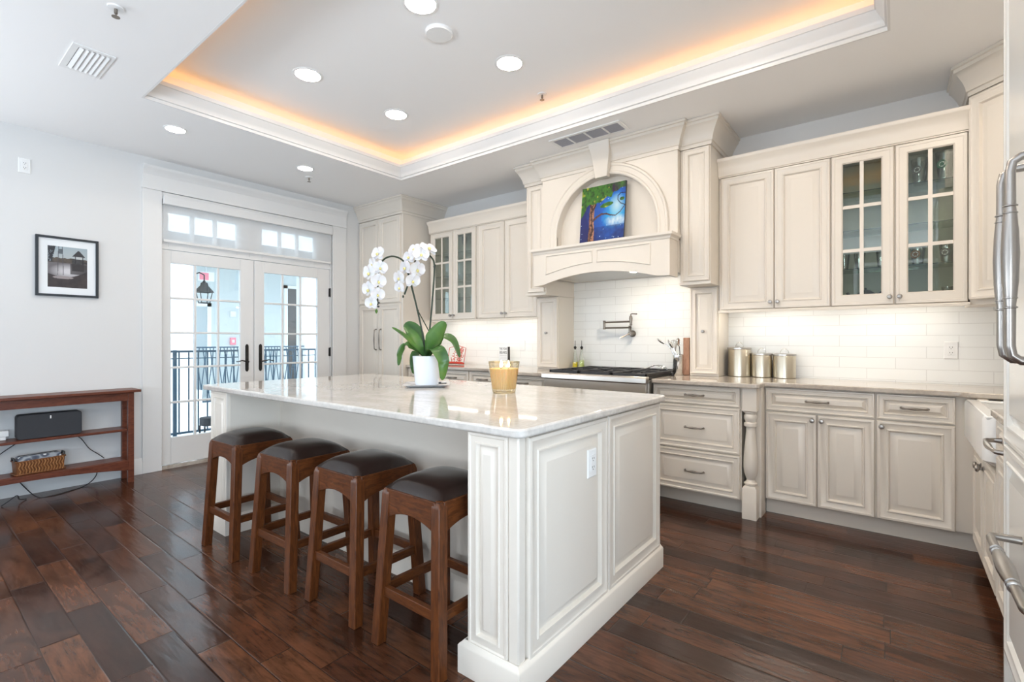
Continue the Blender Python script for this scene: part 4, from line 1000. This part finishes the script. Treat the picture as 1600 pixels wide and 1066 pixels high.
# ------------------------------------------------------------------ red stand, sign
t = thing('cookbook_stand', 'red openwork metal stand on the counter behind the orchid', 'stand', (-4.12, 4.2, CT))
ang = math.radians(12); T = Matrix.Translation((-4.12, 4.17, CT+.0005)) @ Matrix.Rotation(-ang, 4, 'X')
fm = MB(); w2, hh = .135, .20
fm.tube([(-w2, 0, .03), (-w2, 0, hh), (-w2*.5, 0, hh+.015), (0, 0, hh+.03), (w2*.5, 0, hh+.015), (w2, 0, hh), (w2, 0, .03)], .004, 6, T); fm.box(-w2-.005, w2+.005, -.05, .004, .004, .026, T)
put('frame', fm, 'red', t, .001)
sw = MB(); random.seed(3)
for k in range(16):
    ox, oz = random.uniform(-w2+.03, w2-.03), random.uniform(.05, hh-.02); r = random.uniform(.018, .036); a0 = random.uniform(0, 6.28)
    sw.tube([(ox+r*(1-i*.06)*math.cos(a0+i*.55), 0, oz+r*(1-i*.06)*math.sin(a0+i*.55)) for i in range(11)], .0038, 5, T)
put('scrollwork', sw, 'red', t)
put('prop_leg', MB().tube([(0, .01, .16), (0, .075, .045)], .004, 6, T), 'red', t)
t = thing('block_sign', 'small white block sign with black lettering on the counter left of the hood', 'sign', (-3.45, 4.27, CT), 0)
T = fr(-3.45, 4.27, math.radians(-6), CT+.0005)
put('block', MB().box(-.068, .068, -.018, .018, 0, .215, T), 'paper', t, .001)
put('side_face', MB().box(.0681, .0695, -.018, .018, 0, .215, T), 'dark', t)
def text(body, size, mtx, m_, parent, name='lettering', wide=1.0):
    cu = bpy.data.curves.new(name, 'FONT'); cu.body = body; cu.size = size; cu.align_x = 'CENTER'; cu.extrude = .0004
    tmp = bpy.data.objects.new('tmp', cu); COL.objects.link(tmp); dg = bpy.context.evaluated_depsgraph_get()
    me = bpy.data.meshes.new_from_object(tmp.evaluated_get(dg)); bpy.data.objects.remove(tmp)
    mb = MB(); TT = mtx @ Matrix.Rotation(PI/2, 4, 'X') @ Matrix.Scale(wide, 4, (1, 0, 0))
    mb.add([tuple(v.co) for v in me.vertices], [tuple(p.vertices) for p in me.polygons], TT)
    return put(name, mb, m_, parent, 0, 0)
text('THE YEAR', .034, T @ Matrix.Translation((0, -.0186, .182)), 'charcoal', t, wide=.78)
text('BEARS', .042, T @ Matrix.Translation((0, -.0186, .138)), 'black', t, wide=1.0)
ln = MB()
for i in range(4): ln.box(-.05+.012*(i % 2), .055, -.0189, -.0182, .115-i*.026, .118-i*.026, T)
put('text_lines', ln, mat('grey_ink', (.45, .45, .47), .6), t)

# ------------------------------------------------------------------ things in the glass cabinets
def cup(x, y, z, r, h, label, emblem=None):
    T = Matrix.Translation((x, y, z+.0008)); t = thing('drinking_glass', label, 'glass', tuple(T.translation))
    put('glass', MB().lathe([(r*.66, 0), (r*.68, .003), (r*.95, h*.8), (r, h), (r*.96, h), (r*.64, .008)], T, 24, True, False), 'cup', t)
    if emblem:
        a = math.atan2(-y, -x); a = -2.2 if x > 0 else -2.0
        E = T @ Matrix.Rotation(math.radians(-20 if x > 0 else -10)+0, 4, 'Z') @ Matrix.Translation((0, -r*.86-.002, h*.55)) @ XZ
        put('emblem', MB().lathe([(.027, -.0002), (.027, .001)], E, 24), emblem, t)
        e = put('emblem_ring', MB().lathe([(.0165, .0005), (.0165, .0014)], E, 20), 'paper', t)
        st_ = [(.016*(1 if i % 2 == 0 else .6)*math.sin(i*PI/5), .016*(1 if i % 2 == 0 else .6)*math.cos(i*PI/5)) for i in range(10)]
        put('emblem_star', MB().prism(list(reversed(st_)), .0014, .0022, E), emblem, t)
cup(.125, 4.20, 2.237, .047, .17, 'tall glass with dark star emblem on the top shelf of the right glass cabinet', 'silver_cup')
cup(.248, 4.20, 2.237, .047, .19, 'tall glass with round green emblem on the top shelf of the right glass cabinet', 'green')
cup(.115, 4.20, 1.708, .042, .13, 'glass with brown round emblem on the lowest glass shelf', 'boardwood')
cup(.262, 4.22, 1.708, .042, .13, 'glass with grey round emblem on the lowest glass shelf beside the cabinet side', 'silver_cup')
cup(.262, 4.20, 1.4695, .03, .09, 'small clear glass on the cabinet floor beside the teal bowl')
for x in (-.29, -.20, -.075): cup(x, 4.24, 1.708, .034, .12, 'clear glass on the shelf above the dark teapot, %s' % ('at the cabinet wall' if x < -.25 else 'the middle one of three' if x < -.1 else 'the one closest to the door knob'))
o = put('teal_bowl', MB().lathe([(.03, 0), (.05, .004), (.062, .04), (.064, .045), (.058, .04), (.03, .008)], Matrix.Translation((.11, 4.20, 1.4695)), 28, True, True), 'teal'); tag(o, 'low teal bowl on the floor of the right glass cabinet', 'bowl')
T = Matrix.Translation((-.165, 4.215, 1.4695)); t = thing('teapot', 'dark teapot on the floor of the right glass cabinet', 'teapot', tuple(T.translation))
put('body', MB().lathe([(.045, 0), (.062, .01), (.072, .035), (.064, .06), (.045, .078), (.035, .082)], T, 28), 'teapot', t)
ld = put('lid', MB().lathe([(.037, .081), (.03, .09), (.010, .096)], T, 20), 'teapot', t); put('lid_knob', MB().lathe([(.004, .094), (.007, .104), (.005, .112)], T, 10), 'teapot', ld)
put('spout', MB().tube([(-.062, 0, .03), (-.085, 0, .045), (-.098, 0, .07), (-.108, 0, .082)], [.014, .011, .009, .010], 10, T), 'teapot', t)
put('handle', MB().tube([(.060, 0, .06), (.085, 0, .078), (.112, 0, .065), (.112, 0, .035), (.09, 0, .018), (.066, 0, .022)], .006, 8, T), 'teapot', t)
T = Matrix.Translation((-4.0, 4.2, 2.2378)); t = thing('wine_glass', 'etched stem glass on the top shelf of the glass cabinet by the pantry', 'glass', tuple(T.translation))
put('bowl', MB().lathe([(.028, 0), (.003, .006), (.003, .09), (.02, .10), (.034, .14), (.03, .19), (.029, .19), (.032, .14)], T, 20, True, False), 'silver_cup', t)
o = put('small_pot', MB().lathe([(.02, 0), (.026, .01), (.022, .035), (.008, .045), (.005, .055)], Matrix.Translation((-4.15, 4.19, 1.7088)), 16), 'bronze'); tag(o, 'tiny dark lidded pot on the lowest shelf of the glass cabinet by the pantry', 'pot')

# ------------------------------------------------------------------ painted pictures (colour fields computed here)
def vnoise(x, y, s=0):
    def h(i, j): 
        n_ = (i*374761393+j*668265263+s*974711) & 0xffffffff; n_ = ((n_ ^ (n_ >> 13))*1274126177) & 0xffffffff; return ((n_ ^ (n_ >> 16)) & 0xffff)/65535
    i, j = math.floor(x), math.floor(y); fx, fy = x-i, y-j; fx = fx*fx*(3-2*fx); fy = fy*fy*(3-2*fy)
    return (h(i, j)*(1-fx)+h(i+1, j)*fx)*(1-fy)+(h(i, j+1)*(1-fx)+h(i+1, j+1)*fx)*fy
def fbm(x, y, s=0): return .5*vnoise(x, y, s)+.3*vnoise(x*2.1, y*2.1, s+1)+.2*vnoise(x*4.3, y*4.3, s+2)
def mixc(a, b, t): t = max(0, min(1, t)); return tuple(a[i]+(b[i]-a[i])*t for i in range(3))
def seg_d(x, y, P):
    best = 9
    for (ax, ay), (bx_, by_) in zip(P[:-1], P[1:]):
        dx, dy = bx_-ax, by_-ay; t_ = max(0, min(1, ((x-ax)*dx+(y-ay)*dy)/(dx*dx+dy*dy+1e-9))); best = min(best, math.hypot(x-ax-dx*t_, y-ay-dy*t_))
    return best
def srgb(r, g, b): return tuple(.78*(c_/255)**2.3 for c_ in (r, g, b))
branch = [(.30, .42), (.38, .47), (.48, .505), (.60, .50), (.68, .47), (.80, .45), (.90, .50), (1.0, .60)]
curl = [(1.0, .60), (.90, .64), (.84, .70), (.84, .77), (.90, .81), (1.0, .80)]
random.seed(5); stars = [(random.uniform(.02, .98), random.uniform(.05, .40)) for _ in range(16)]+[(.45, .70), (.62, .75), (.7, .72)]
def paint(u, v):
    n = fbm(u*7, v*7, 3); d = math.hypot((u-.80)*1.0, (v-.52)*1.1)
    c_ = mixc(srgb(60, 195, 240), srgb(10, 105, 205), d*3.0+n*.5-.3); c_ = mixc(c_, srgb(15, 35, 110), (d-.35)*2.4+n*.5-.1)
    c_ = mixc(c_, srgb(215, 235, 245), max(0, 1-math.hypot((u-.82)*1.6, (v-.37)*4.2)*2.2)*1.3*fbm(u*14, v*9, 8)*2.0)
    c_ = mixc(c_, srgb(190, 225, 240), max(0, 1-math.hypot((u-.82)*2.5, (v-.62)*2.2)*2.2)*1.1)
    if v < .3: c_ = mixc(c_, srgb(20, 30, 95), .5*n*2)
    for sx, sy in stars:
        if math.hypot(u-sx, (v-sy)*1.25) < .008: c_ = srgb(200, 225, 245)
    if math.hypot(u-.93, (v-.93)*1.2) < .045 and math.hypot(u-.94, (v-.95)*1.2) > .042: c_ = srgb(210, 235, 250)
    tw = .075+.05*max(0, .35-v)*1.6+.03*max(0, v-.62); tc = .265-.05*(.5-v)*.8
    tcx = tc+.012*math.sin(v*9)
    if v < .74 and abs(u-tcx) < tw*.75: c_ = mixc(srgb(45, 22, 22), srgb(190, 135, 105), (.5+.5*math.sin((u-tcx)*70+8*fbm(u*12, v*20, 5)))*fbm(u*30, v*9, 2)*1.9*(1.0 if u > tcx-.02 else .5))
    if seg_d(u, v, [(.27, .62), (.22, .68), (.20, .74)]) < .018 or seg_d(u, v, [(.29, .6), (.34, .68), (.34, .74)]) < .018: c_ = srgb(70, 40, 35)
    bd = seg_d(u, v, branch)
    if bd < .022-.014*max(0, min(1, (u-.3)/.5)): c_ = mixc(srgb(25, 20, 40), srgb(120, 85, 85), fbm(u*40, v*40, 1))
    if seg_d(u, v, curl) < .008: c_ = srgb(15, 25, 60)
    lf = v > .74+.42*max(0, u-.28)**1.1*.8-(.12*fbm(u*9, v*3, 9))-.0+(.0 if u > .12 else -.22*max(0, .14-u)/.14)
    lf = lf or math.hypot((u-.60)/.17, (v-.655-.12*(u-.6))/.045) < .85+.4*(n-.5) or math.hypot((u-.93)/.05, (v-.71)/.03) < 1
    if lf:
        g_ = fbm(u*22, v*22, 11); c_ = mixc(srgb(10, 45, 20), srgb(70, 130, 35), g_*1.7-.2); c_ = mixc(c_, srgb(215, 215, 60), (vnoise(u*16, v*16, 21)-.80)*6)
        if u > .7 and v > .85: c_ = mixc(c_, srgb(60, 25, 70), fbm(u*9, v*9, 31)*1.6-.3)
    return c_
def photo(u, v):
    n = fbm(u*10, v*10, 41); c_ = mixc(srgb(175, 190, 198), srgb(215, 212, 205), (1-v)*1.3)
    if v < .70+.04*fbm(u*12, 2, 43) and v > .56: c_ = mixc(srgb(55, 50, 48), srgb(110, 100, 90), n)
    if v <= .60: c_ = mixc(srgb(120, 115, 118), srgb(225, 222, 225), max(0, min(1, 1.1-math.hypot((u-.52)/.42, (v-.40)/.16)*.9))*1.2)
    if v < .33+.10*u-.12*math.sin(u*3.1): c_ = mixc(srgb(48, 42, 44), srgb(78, 68, 68), n)
    if math.hypot((u-.38)/.26, (v-.245)/.035) < 1: c_ = srgb(165, 155, 155)
    if .60 < u < .92 and .42 < v < .72: c_ = mixc(srgb(40, 40, 42), srgb(80, 78, 80), fbm(u*20, v*20, 45)*1.2)
    if .56 < u < 1.0 and .34 < v < .60-.0*u: c_ = mixc(c_, srgb(55, 50, 52), .85)
    if .69 < u < .88 and .72 <= v < .78: c_ = srgb(205, 208, 208)
    if u in (0,) : pass
    if abs(u-.69) < .012 and .6 < v < .8 or abs(u-.88) < .012 and .6 < v < .8: c_ = srgb(40, 40, 42)
    if v >= .78 and v < .93 and abs(u-.775) < .15*(.93-v)/.15+.02: c_ = srgb(62, 62, 66)
    if .90 < u and .62 < v < .66: c_ = srgb(60, 58, 60)
    if u < .10+.25*max(0, v-.62) and v > .62: c_ = srgb(50, 52, 58) if fbm(u*30, v*14, 47) > .35 else srgb(150, 160, 168)
    for q in (.27, .36):
        if abs(u-(q+.0+(1-v)*.04*(1 if q > .3 else -1))) < .010 and v > .30: c_ = mixc(c_, srgb(85, 85, 90), .75)
    if .26 < u < .37 and .82 < v < .94: c_ = mixc(c_, srgb(60, 65, 75), .8)
    return c_
def picture(name, w, h, nx, ny, fn, mtx, m_, parent):
    vs = []; cols = []; fs = []
    for j in range(ny+1):
        for i in range(nx+1): vs.append(tuple(mtx @ Vector((w*(i/nx-.5), 0, h*j/ny)))); cols.append(fn(i/nx, j/ny))
    for j in range(ny):
        for i in range(nx): a = j*(nx+1)+i; fs.append((a, a+1, a+nx+2, a+nx+1))
    mb = MB(); mb.v = vs; mb.f = fs; o = put(name, mb, m_, parent, 0, 0)
    ca = o.data.color_attributes.new('Col', 'FLOAT_COLOR', 'POINT')
    for i, c_ in enumerate(cols): ca.data[i].color = (*c_, 1)
    return o
T = Matrix.Translation((-1.982, 3.757, 2.0325)) @ Matrix.Rotation(-math.radians(6.5), 4, 'X')
t = thing('canvas_painting', 'unframed canvas painting of a curly tree against a starry blue sky', 'painting', (-1.982, 3.757, 2.0325))
put('canvas', MB().box(-.208, .208, .001, .018, 0, .525, T), 'frame', t)
picture('painted_face', .416, .525, 120, 150, paint, T, 'painted', t)
t = thing('framed_photo', 'black framed black and white lake photograph with white mat on the left wall', 'framed picture', (XL, .928, 1.58))
T = fr(XL+.003, .928, PI/2, 1.573)
fm = MB().sweep([(0, 0)]*0+[], []) if False else MB()
w_, h_ = .196, .487
fm.box(-w_, w_, -.022, 0, 0, .018, T).box(-w_, w_, -.022, 0, h_-.018, h_, T).box(-w_, -w_+.018, -.022, 0, .018, h_-.018, T).box(w_-.018, w_, -.022, 0, .018, h_-.018, T)
put('frame', fm, 'frame', t, .001)
put('mat_board', MB().box(-w_+.018, w_-.018, -.008, -.001, .018, h_-.018, T), 'paper', t)
picture('photograph', .246, .335, 90, 120, photo, T @ Matrix.Translation((0, -.0085, .075)), 'print', t)

# ------------------------------------------------------------------ console table and its things
cb = thing('console_table', 'low cherry wood console table with two shelves against the left wall', 'console table', (-5.27, .68, 0))
cy0, cy1 = .02, 1.315
put('table_top', MB().box(XL+.022, -5.125, cy0-.05, cy1+.045, .768, .79), 'console', cb, .004)
for x in (-5.365, -5.19):
    for y in (cy0, cy1-.042):
        put('leg', MB().box(x, x+.042, y, y+.042, 0, .768), 'console', cb, .003)
for x in (-5.355, -5.165): put('apron', MB().box(x-.010, x+.010, cy0+.042, cy1-.042, .70, .768), 'console', cb)
for y in (cy0+.006, cy1-.030): put('side_rail', MB().box(-5.323, -5.19, y, y+.022, .70, .768), 'console', cb)
put('shelf', MB().box(-5.36, -5.165, cy0+.01, cy1-.043, .438, .458), 'console', cb, .003)
put('shelf', MB().box(-5.36, -5.165, cy0+.01, cy1-.043, .172, .192), 'console', cb, .003)
n = 20; pts = []
y0_, y1_ = cy0+.042, cy1-.042
for i in range(n+1):
    u = i/n; pts.append((y0_+(y1_-y0_)*u, .105+.045*(1-(2*u-1)**2)))
ol = pts+[(y1_, .188), (y0_, .188)]
put('bottom_rail', MB().loft([[(-5.163, y, z) for y, z in ol], [(-5.150, y, z) for y, z in ol]]), 'console', cb, .002)
T = fr(-5.255, .795, PI/2, .4585)
sp = thing('speaker', 'wide black speaker standing on the middle shelf of the console', 'speaker', tuple(T.translation), PI/2)
rr = [(x, z) for x, z in rnd_rect(-.188, .188, 0, .186, .022)]
put('body', MB().loft([[(x, .05, z) for x, z in rr], [(x, -.045, z) for x, z in rr], [(x*.985, -.052, .093+(z-.093)*.97) for x, z in rr]], m=T), 'charcoal', sp)
put('logo', MB().box(-.004, .004, -.0535, -.0518, .145, .168, T), 'white', sp)
T = fr(-5.255, .735, math.radians(97), .1925)
bk = thing('wicker_basket', 'small reddish wicker basket on the bottom shelf of the console', 'basket', tuple(T.translation), math.radians(97))
put('body', MB().loft([[(x, y, 0) for x, y in rnd_rect(-.135, .135, -.055, .055, .01)], [(x, y, .105) for x, y in rnd_rect(-.142, .142, -.06, .06, .01)], [(x, y, .105) for x, y in rnd_rect(-.132, .132, -.05, .05, .01)], [(x, y, .01) for x, y in rnd_rect(-.128, .128, -.048, .048, .01)]], m=T), 'wicker', bk)
wv = MB()
for i in range(15):
    x = -.125+i*.0178; wv.tube([(x, -.060, .005), (x+.006, -.065, .035), (x-.004, -.062, .06), (x+.005, -.066, .085), (x, -.063, .103)], .0036, 6, T)
put('weave', wv, 'weave', bk)
rm = MB()
for z in (.008, .104): rm.tube([(x, y, z) for x, y in rnd_rect(-.143, .143, -.063, .063, .01)+[(.143, -.053)]], .006, 6, T)
put('rim', rm, 'wicker', bk)
for s_ in (-1, 1): put('handle', MB().tube([(s_*.143, -.03, .10), (s_*.146, -.022, .13), (s_*.146, .022, .13), (s_*.143, .03, .10)], .006, 6, T), 'bronze', bk)
o = put('folded_cloth', MB().loft([[(x, y, .104) for x, y in rnd_rect(-.124, .124, -.045, .045, .01)], [(x, y, .130) for x, y in rnd_rect(-.124, .124, -.045, .045, .012)], [(x, y, .138) for x, y in rnd_rect(-.115, .115, -.035, .035, .012)]], m=T), 'patterncloth'); tag(o, 'dark patterned folded cloth lying in the wicker basket', 'cloth')
def cord(par, pts, r=.0035): return put('power_cord', MB().tube(spline(pts), r, 6), 'black', par)
cord(sp, [(-5.36, .93, .44), (-5.370, 1.0, .40), (-5.372, 1.06, .30), (-5.372, 1.12, .24), (-5.370, 1.16, .197)])
t = thing('power_strip', 'white power strip lying on the middle console shelf at its left', 'power strip', (-5.29, .50, .4585))
put('body', MB().box(-5.33, -5.29, .38, .56, .4585, .485), 'white', t, .004)
put('plug', MB().box(-5.335, -5.285, .525, .575, .4855, .53), 'white', t, .004)
cord(t, [(-5.372, 1.12, .165), (-5.35, 1.10, .06), (-5.30, 1.02, .006), (-5.22, .90, .004), (-5.18, .80, .004), (-5.20, .72, .006), (-5.34, .66, .08), (-5.372, .62, .15)])
cord(t, [(-5.35, .64, .43), (-5.372, .58, .38), (-5.372, .50, .32), (-5.372, .40, .27)])
cord(t, [(-5.14, .52, .004), (-5.12, .55, .03), (-5.14, .60, .06), (-5.18, .62, .02), (-5.22, .66, .004)])

# ------------------------------------------------------------------ courtyard outside
struct('balcony_floor', MB().box(-7.15, -5.6, -2, 8, -.3, -.002), 'ext')
struct('ground_outside', MB().box(-30, -5.6, -12, 22, -3.6, -3.5), 'ext_w')
b = MB()
b.box(-11.8, -11.6, -2, 14, -3.5, 4.5).box(-11.6, -9.95, -2, 14, -.35, 0).box(-11.6, -9.9, -2, 14, 2.95, 3.1)
struct('exterior_wall', b, 'ext')
b = MB().box(-10.35, -9.95, 3.05, 3.46, -3.5, 2.7).box(-10.35, -9.95, 5.55, 5.92, -3.5, 2.7).box(-10.35, -9.95, -.2, .2, -3.5, 2.7)
b.box(-10.4, -9.9, -2, 14, 2.62, 4.3).box(-10.0, -9.86, -2, 14, -.42, .06).box(-10.45, -9.88, 2.98, 3.53, .0, .30).box(-10.45, -9.88, 5.48, 5.99, .0, .30)
struct('exterior_column', b, 'ext_w')
struct('exterior_wall_lower', MB().box(-10.3, -10.1, -2, 14, -3.5, -.42), 'ext_w')
def railing(name, label, X, ya, yb, step, wavy, posts):
    t = thing(name, label, 'railing', (X, (ya+yb)/2, 0))
    put('top_rail', MB().box(X-.02, X+.02, ya, yb, 1.06, 1.085), 'rail', t); put('bottom_rail', MB().box(X-.012, X+.012, ya, yb, .06, .085), 'rail', t)
    if not wavy: put('top_rail', MB().box(X-.010, X+.010, ya, yb, .98, .992), 'rail', t)
    for y in posts: put('post', MB().box(X-.018, X+.018, y-.018, y+.018, -.3 if not wavy else 0, 1.09), 'rail', t)
    n = int((yb-ya)/step)
    for i in range(1, n):
        y = ya+step*i
        if wavy:
            s_ = 1 if i % 2 else -1; pts = [(X, y, .08), (X+.01, y+s_*.026, .30), (X, y, .55), (X+.01, y-s_*.024, .80), (X, y, 1.06)]
            put('baluster', MB().tube(spline(pts, 3), .009, 5), 'rail', t)
        else: put('baluster', MB().box(X-.007, X+.007, y-.007, y+.007, .08, 1.06), 'rail', t)
railing('balcony_railing', 'dark metal balcony railing with straight bars just outside the doors', -6.9, 1.16, 5.2, .105, False, (2.165, 4.6))
railing('far_railing', 'dark metal railing with wavy bars across the courtyard', -10.02, 3.47, 5.54, .06, True, ())
railing('far_railing', 'dark wavy bar railing across the courtyard beyond the right white column', -10.02, 5.93, 8.4, .055, True, ())
t = thing('exterior_door', 'pale grey door in the far courtyard wall, seen behind the lantern', 'door', (-11.6, 4.05, 0))
put('door_panel', MB().box(-11.6, -11.56, 3.80, 4.22, 0, 1.92), 'ext_door', t)
put('door_frame', MB().box(-11.6, -11.54, 3.72, 3.80, 0, 2.0).box(-11.6, -11.54, 4.22, 4.30, 0, 2.0).box(-11.6, -11.54, 3.72, 4.30, 1.92, 2.0), 'ext_w', t)
t = thing('exterior_glass_door', 'dark tall opening in the far courtyard wall near the right white column', 'door', (-11.6, 6.2, 0))
put('dark_pane', MB().box(-11.6, -11.57, 5.98, 6.42, 0, 2.45), 'ext_dark', t)  # flat dark sheet drawn where the far wall has its opening
put('door_frame', MB().box(-11.6, -11.55, 5.90, 5.98, 0, 2.52).box(-11.6, -11.55, 6.42, 6.50, 0, 2.52).box(-11.6, -11.55, 5.90, 6.50, 2.45, 2.52), 'ext_w', t)
T = Matrix.Translation((-10.15, 3.66, 0))
t = thing('courtyard_lantern', 'black lantern hanging on a bracket across the courtyard', 'lantern', (-10.15, 3.66, 1.85))
lb = MB()
for z, r in ((1.90, .07), (2.10, .10)):
    lb.tube([(r, r, z), (r, -r, z), (-r, -r, z), (-r, r, z), (r, r, z)], .009, 5, T)
for a in range(4):
    sx, sy = (1, 1, -1, -1)[a], (1, -1, -1, 1)[a]; lb.tube([(sx*.07, sy*.07, 1.90), (sx*.10, sy*.10, 2.10)], .008, 5, T)
put('cage', lb, 'black', t)
put('roof', MB().lathe([(.17, 2.10), (.15, 2.13), (.07, 2.22), (.06, 2.27), (.03, 2.29), (.01, 2.33)], T, 8), 'black', t)
put('bracket', MB().tube([(0, 0, 2.33), (0, 0, 2.42), (0, -.08, 2.46), (0, -.20, 2.40)], .012, 6, T), 'black', t)
t = thing('exit_sign', 'small white exit sign with red face above the lantern across the courtyard', 'exit sign', (-10.6, 3.86, 2.45))
put('housing', MB().box(-10.66, -10.6, 3.72, 4.0, 2.36, 2.54), 'paper', t); put('sign_face', MB().box(-10.6, -10.595, 3.74, 3.90, 2.38, 2.52), 'pink', t)
put('mount', MB().box(-10.64, -10.62, 3.85, 3.87, 2.54, 2.95), 'paper', t)
t = thing('fire_alarm', 'small red alarm box on the far courtyard wall', 'alarm box', (-11.6, 4.74, 1.18)); put('housing', MB().box(-11.6, -11.55, 4.69, 4.80, 1.10, 1.26), 'pink', t); put('label_plate', MB().box(-11.55, -11.547, 4.72, 4.77, 1.15, 1.21), 'paper', t)
t = thing('alarm_strobe', 'small white box high on the far courtyard wall over the red one', 'strobe', (-11.6, 4.74, 1.78)); put('housing', MB().box(-11.6, -11.55, 4.69, 4.80, 1.72, 1.84), 'paper', t); put('lens', MB().box(-11.55, -11.54, 4.72, 4.77, 1.755, 1.805), 'white', t)
t = thing('patio_stool', 'small dark low stool on the balcony behind the lowest door panes', 'stool', (-6.62, 2.44, 0))
put('seat', MB().prism(rnd_rect(-6.71, -6.53, 2.35, 2.53, .05), .17, .27), 'charcoal', t, .01)
for sx in (-1, 1):
    for sy in (-1, 1): put('leg', MB().box(-6.62+sx*.075-.008, -6.62+sx*.075+.008, 2.44+sy*.075-.008, 2.44+sy*.075+.008, -.001, .17), 'charcoal', t)
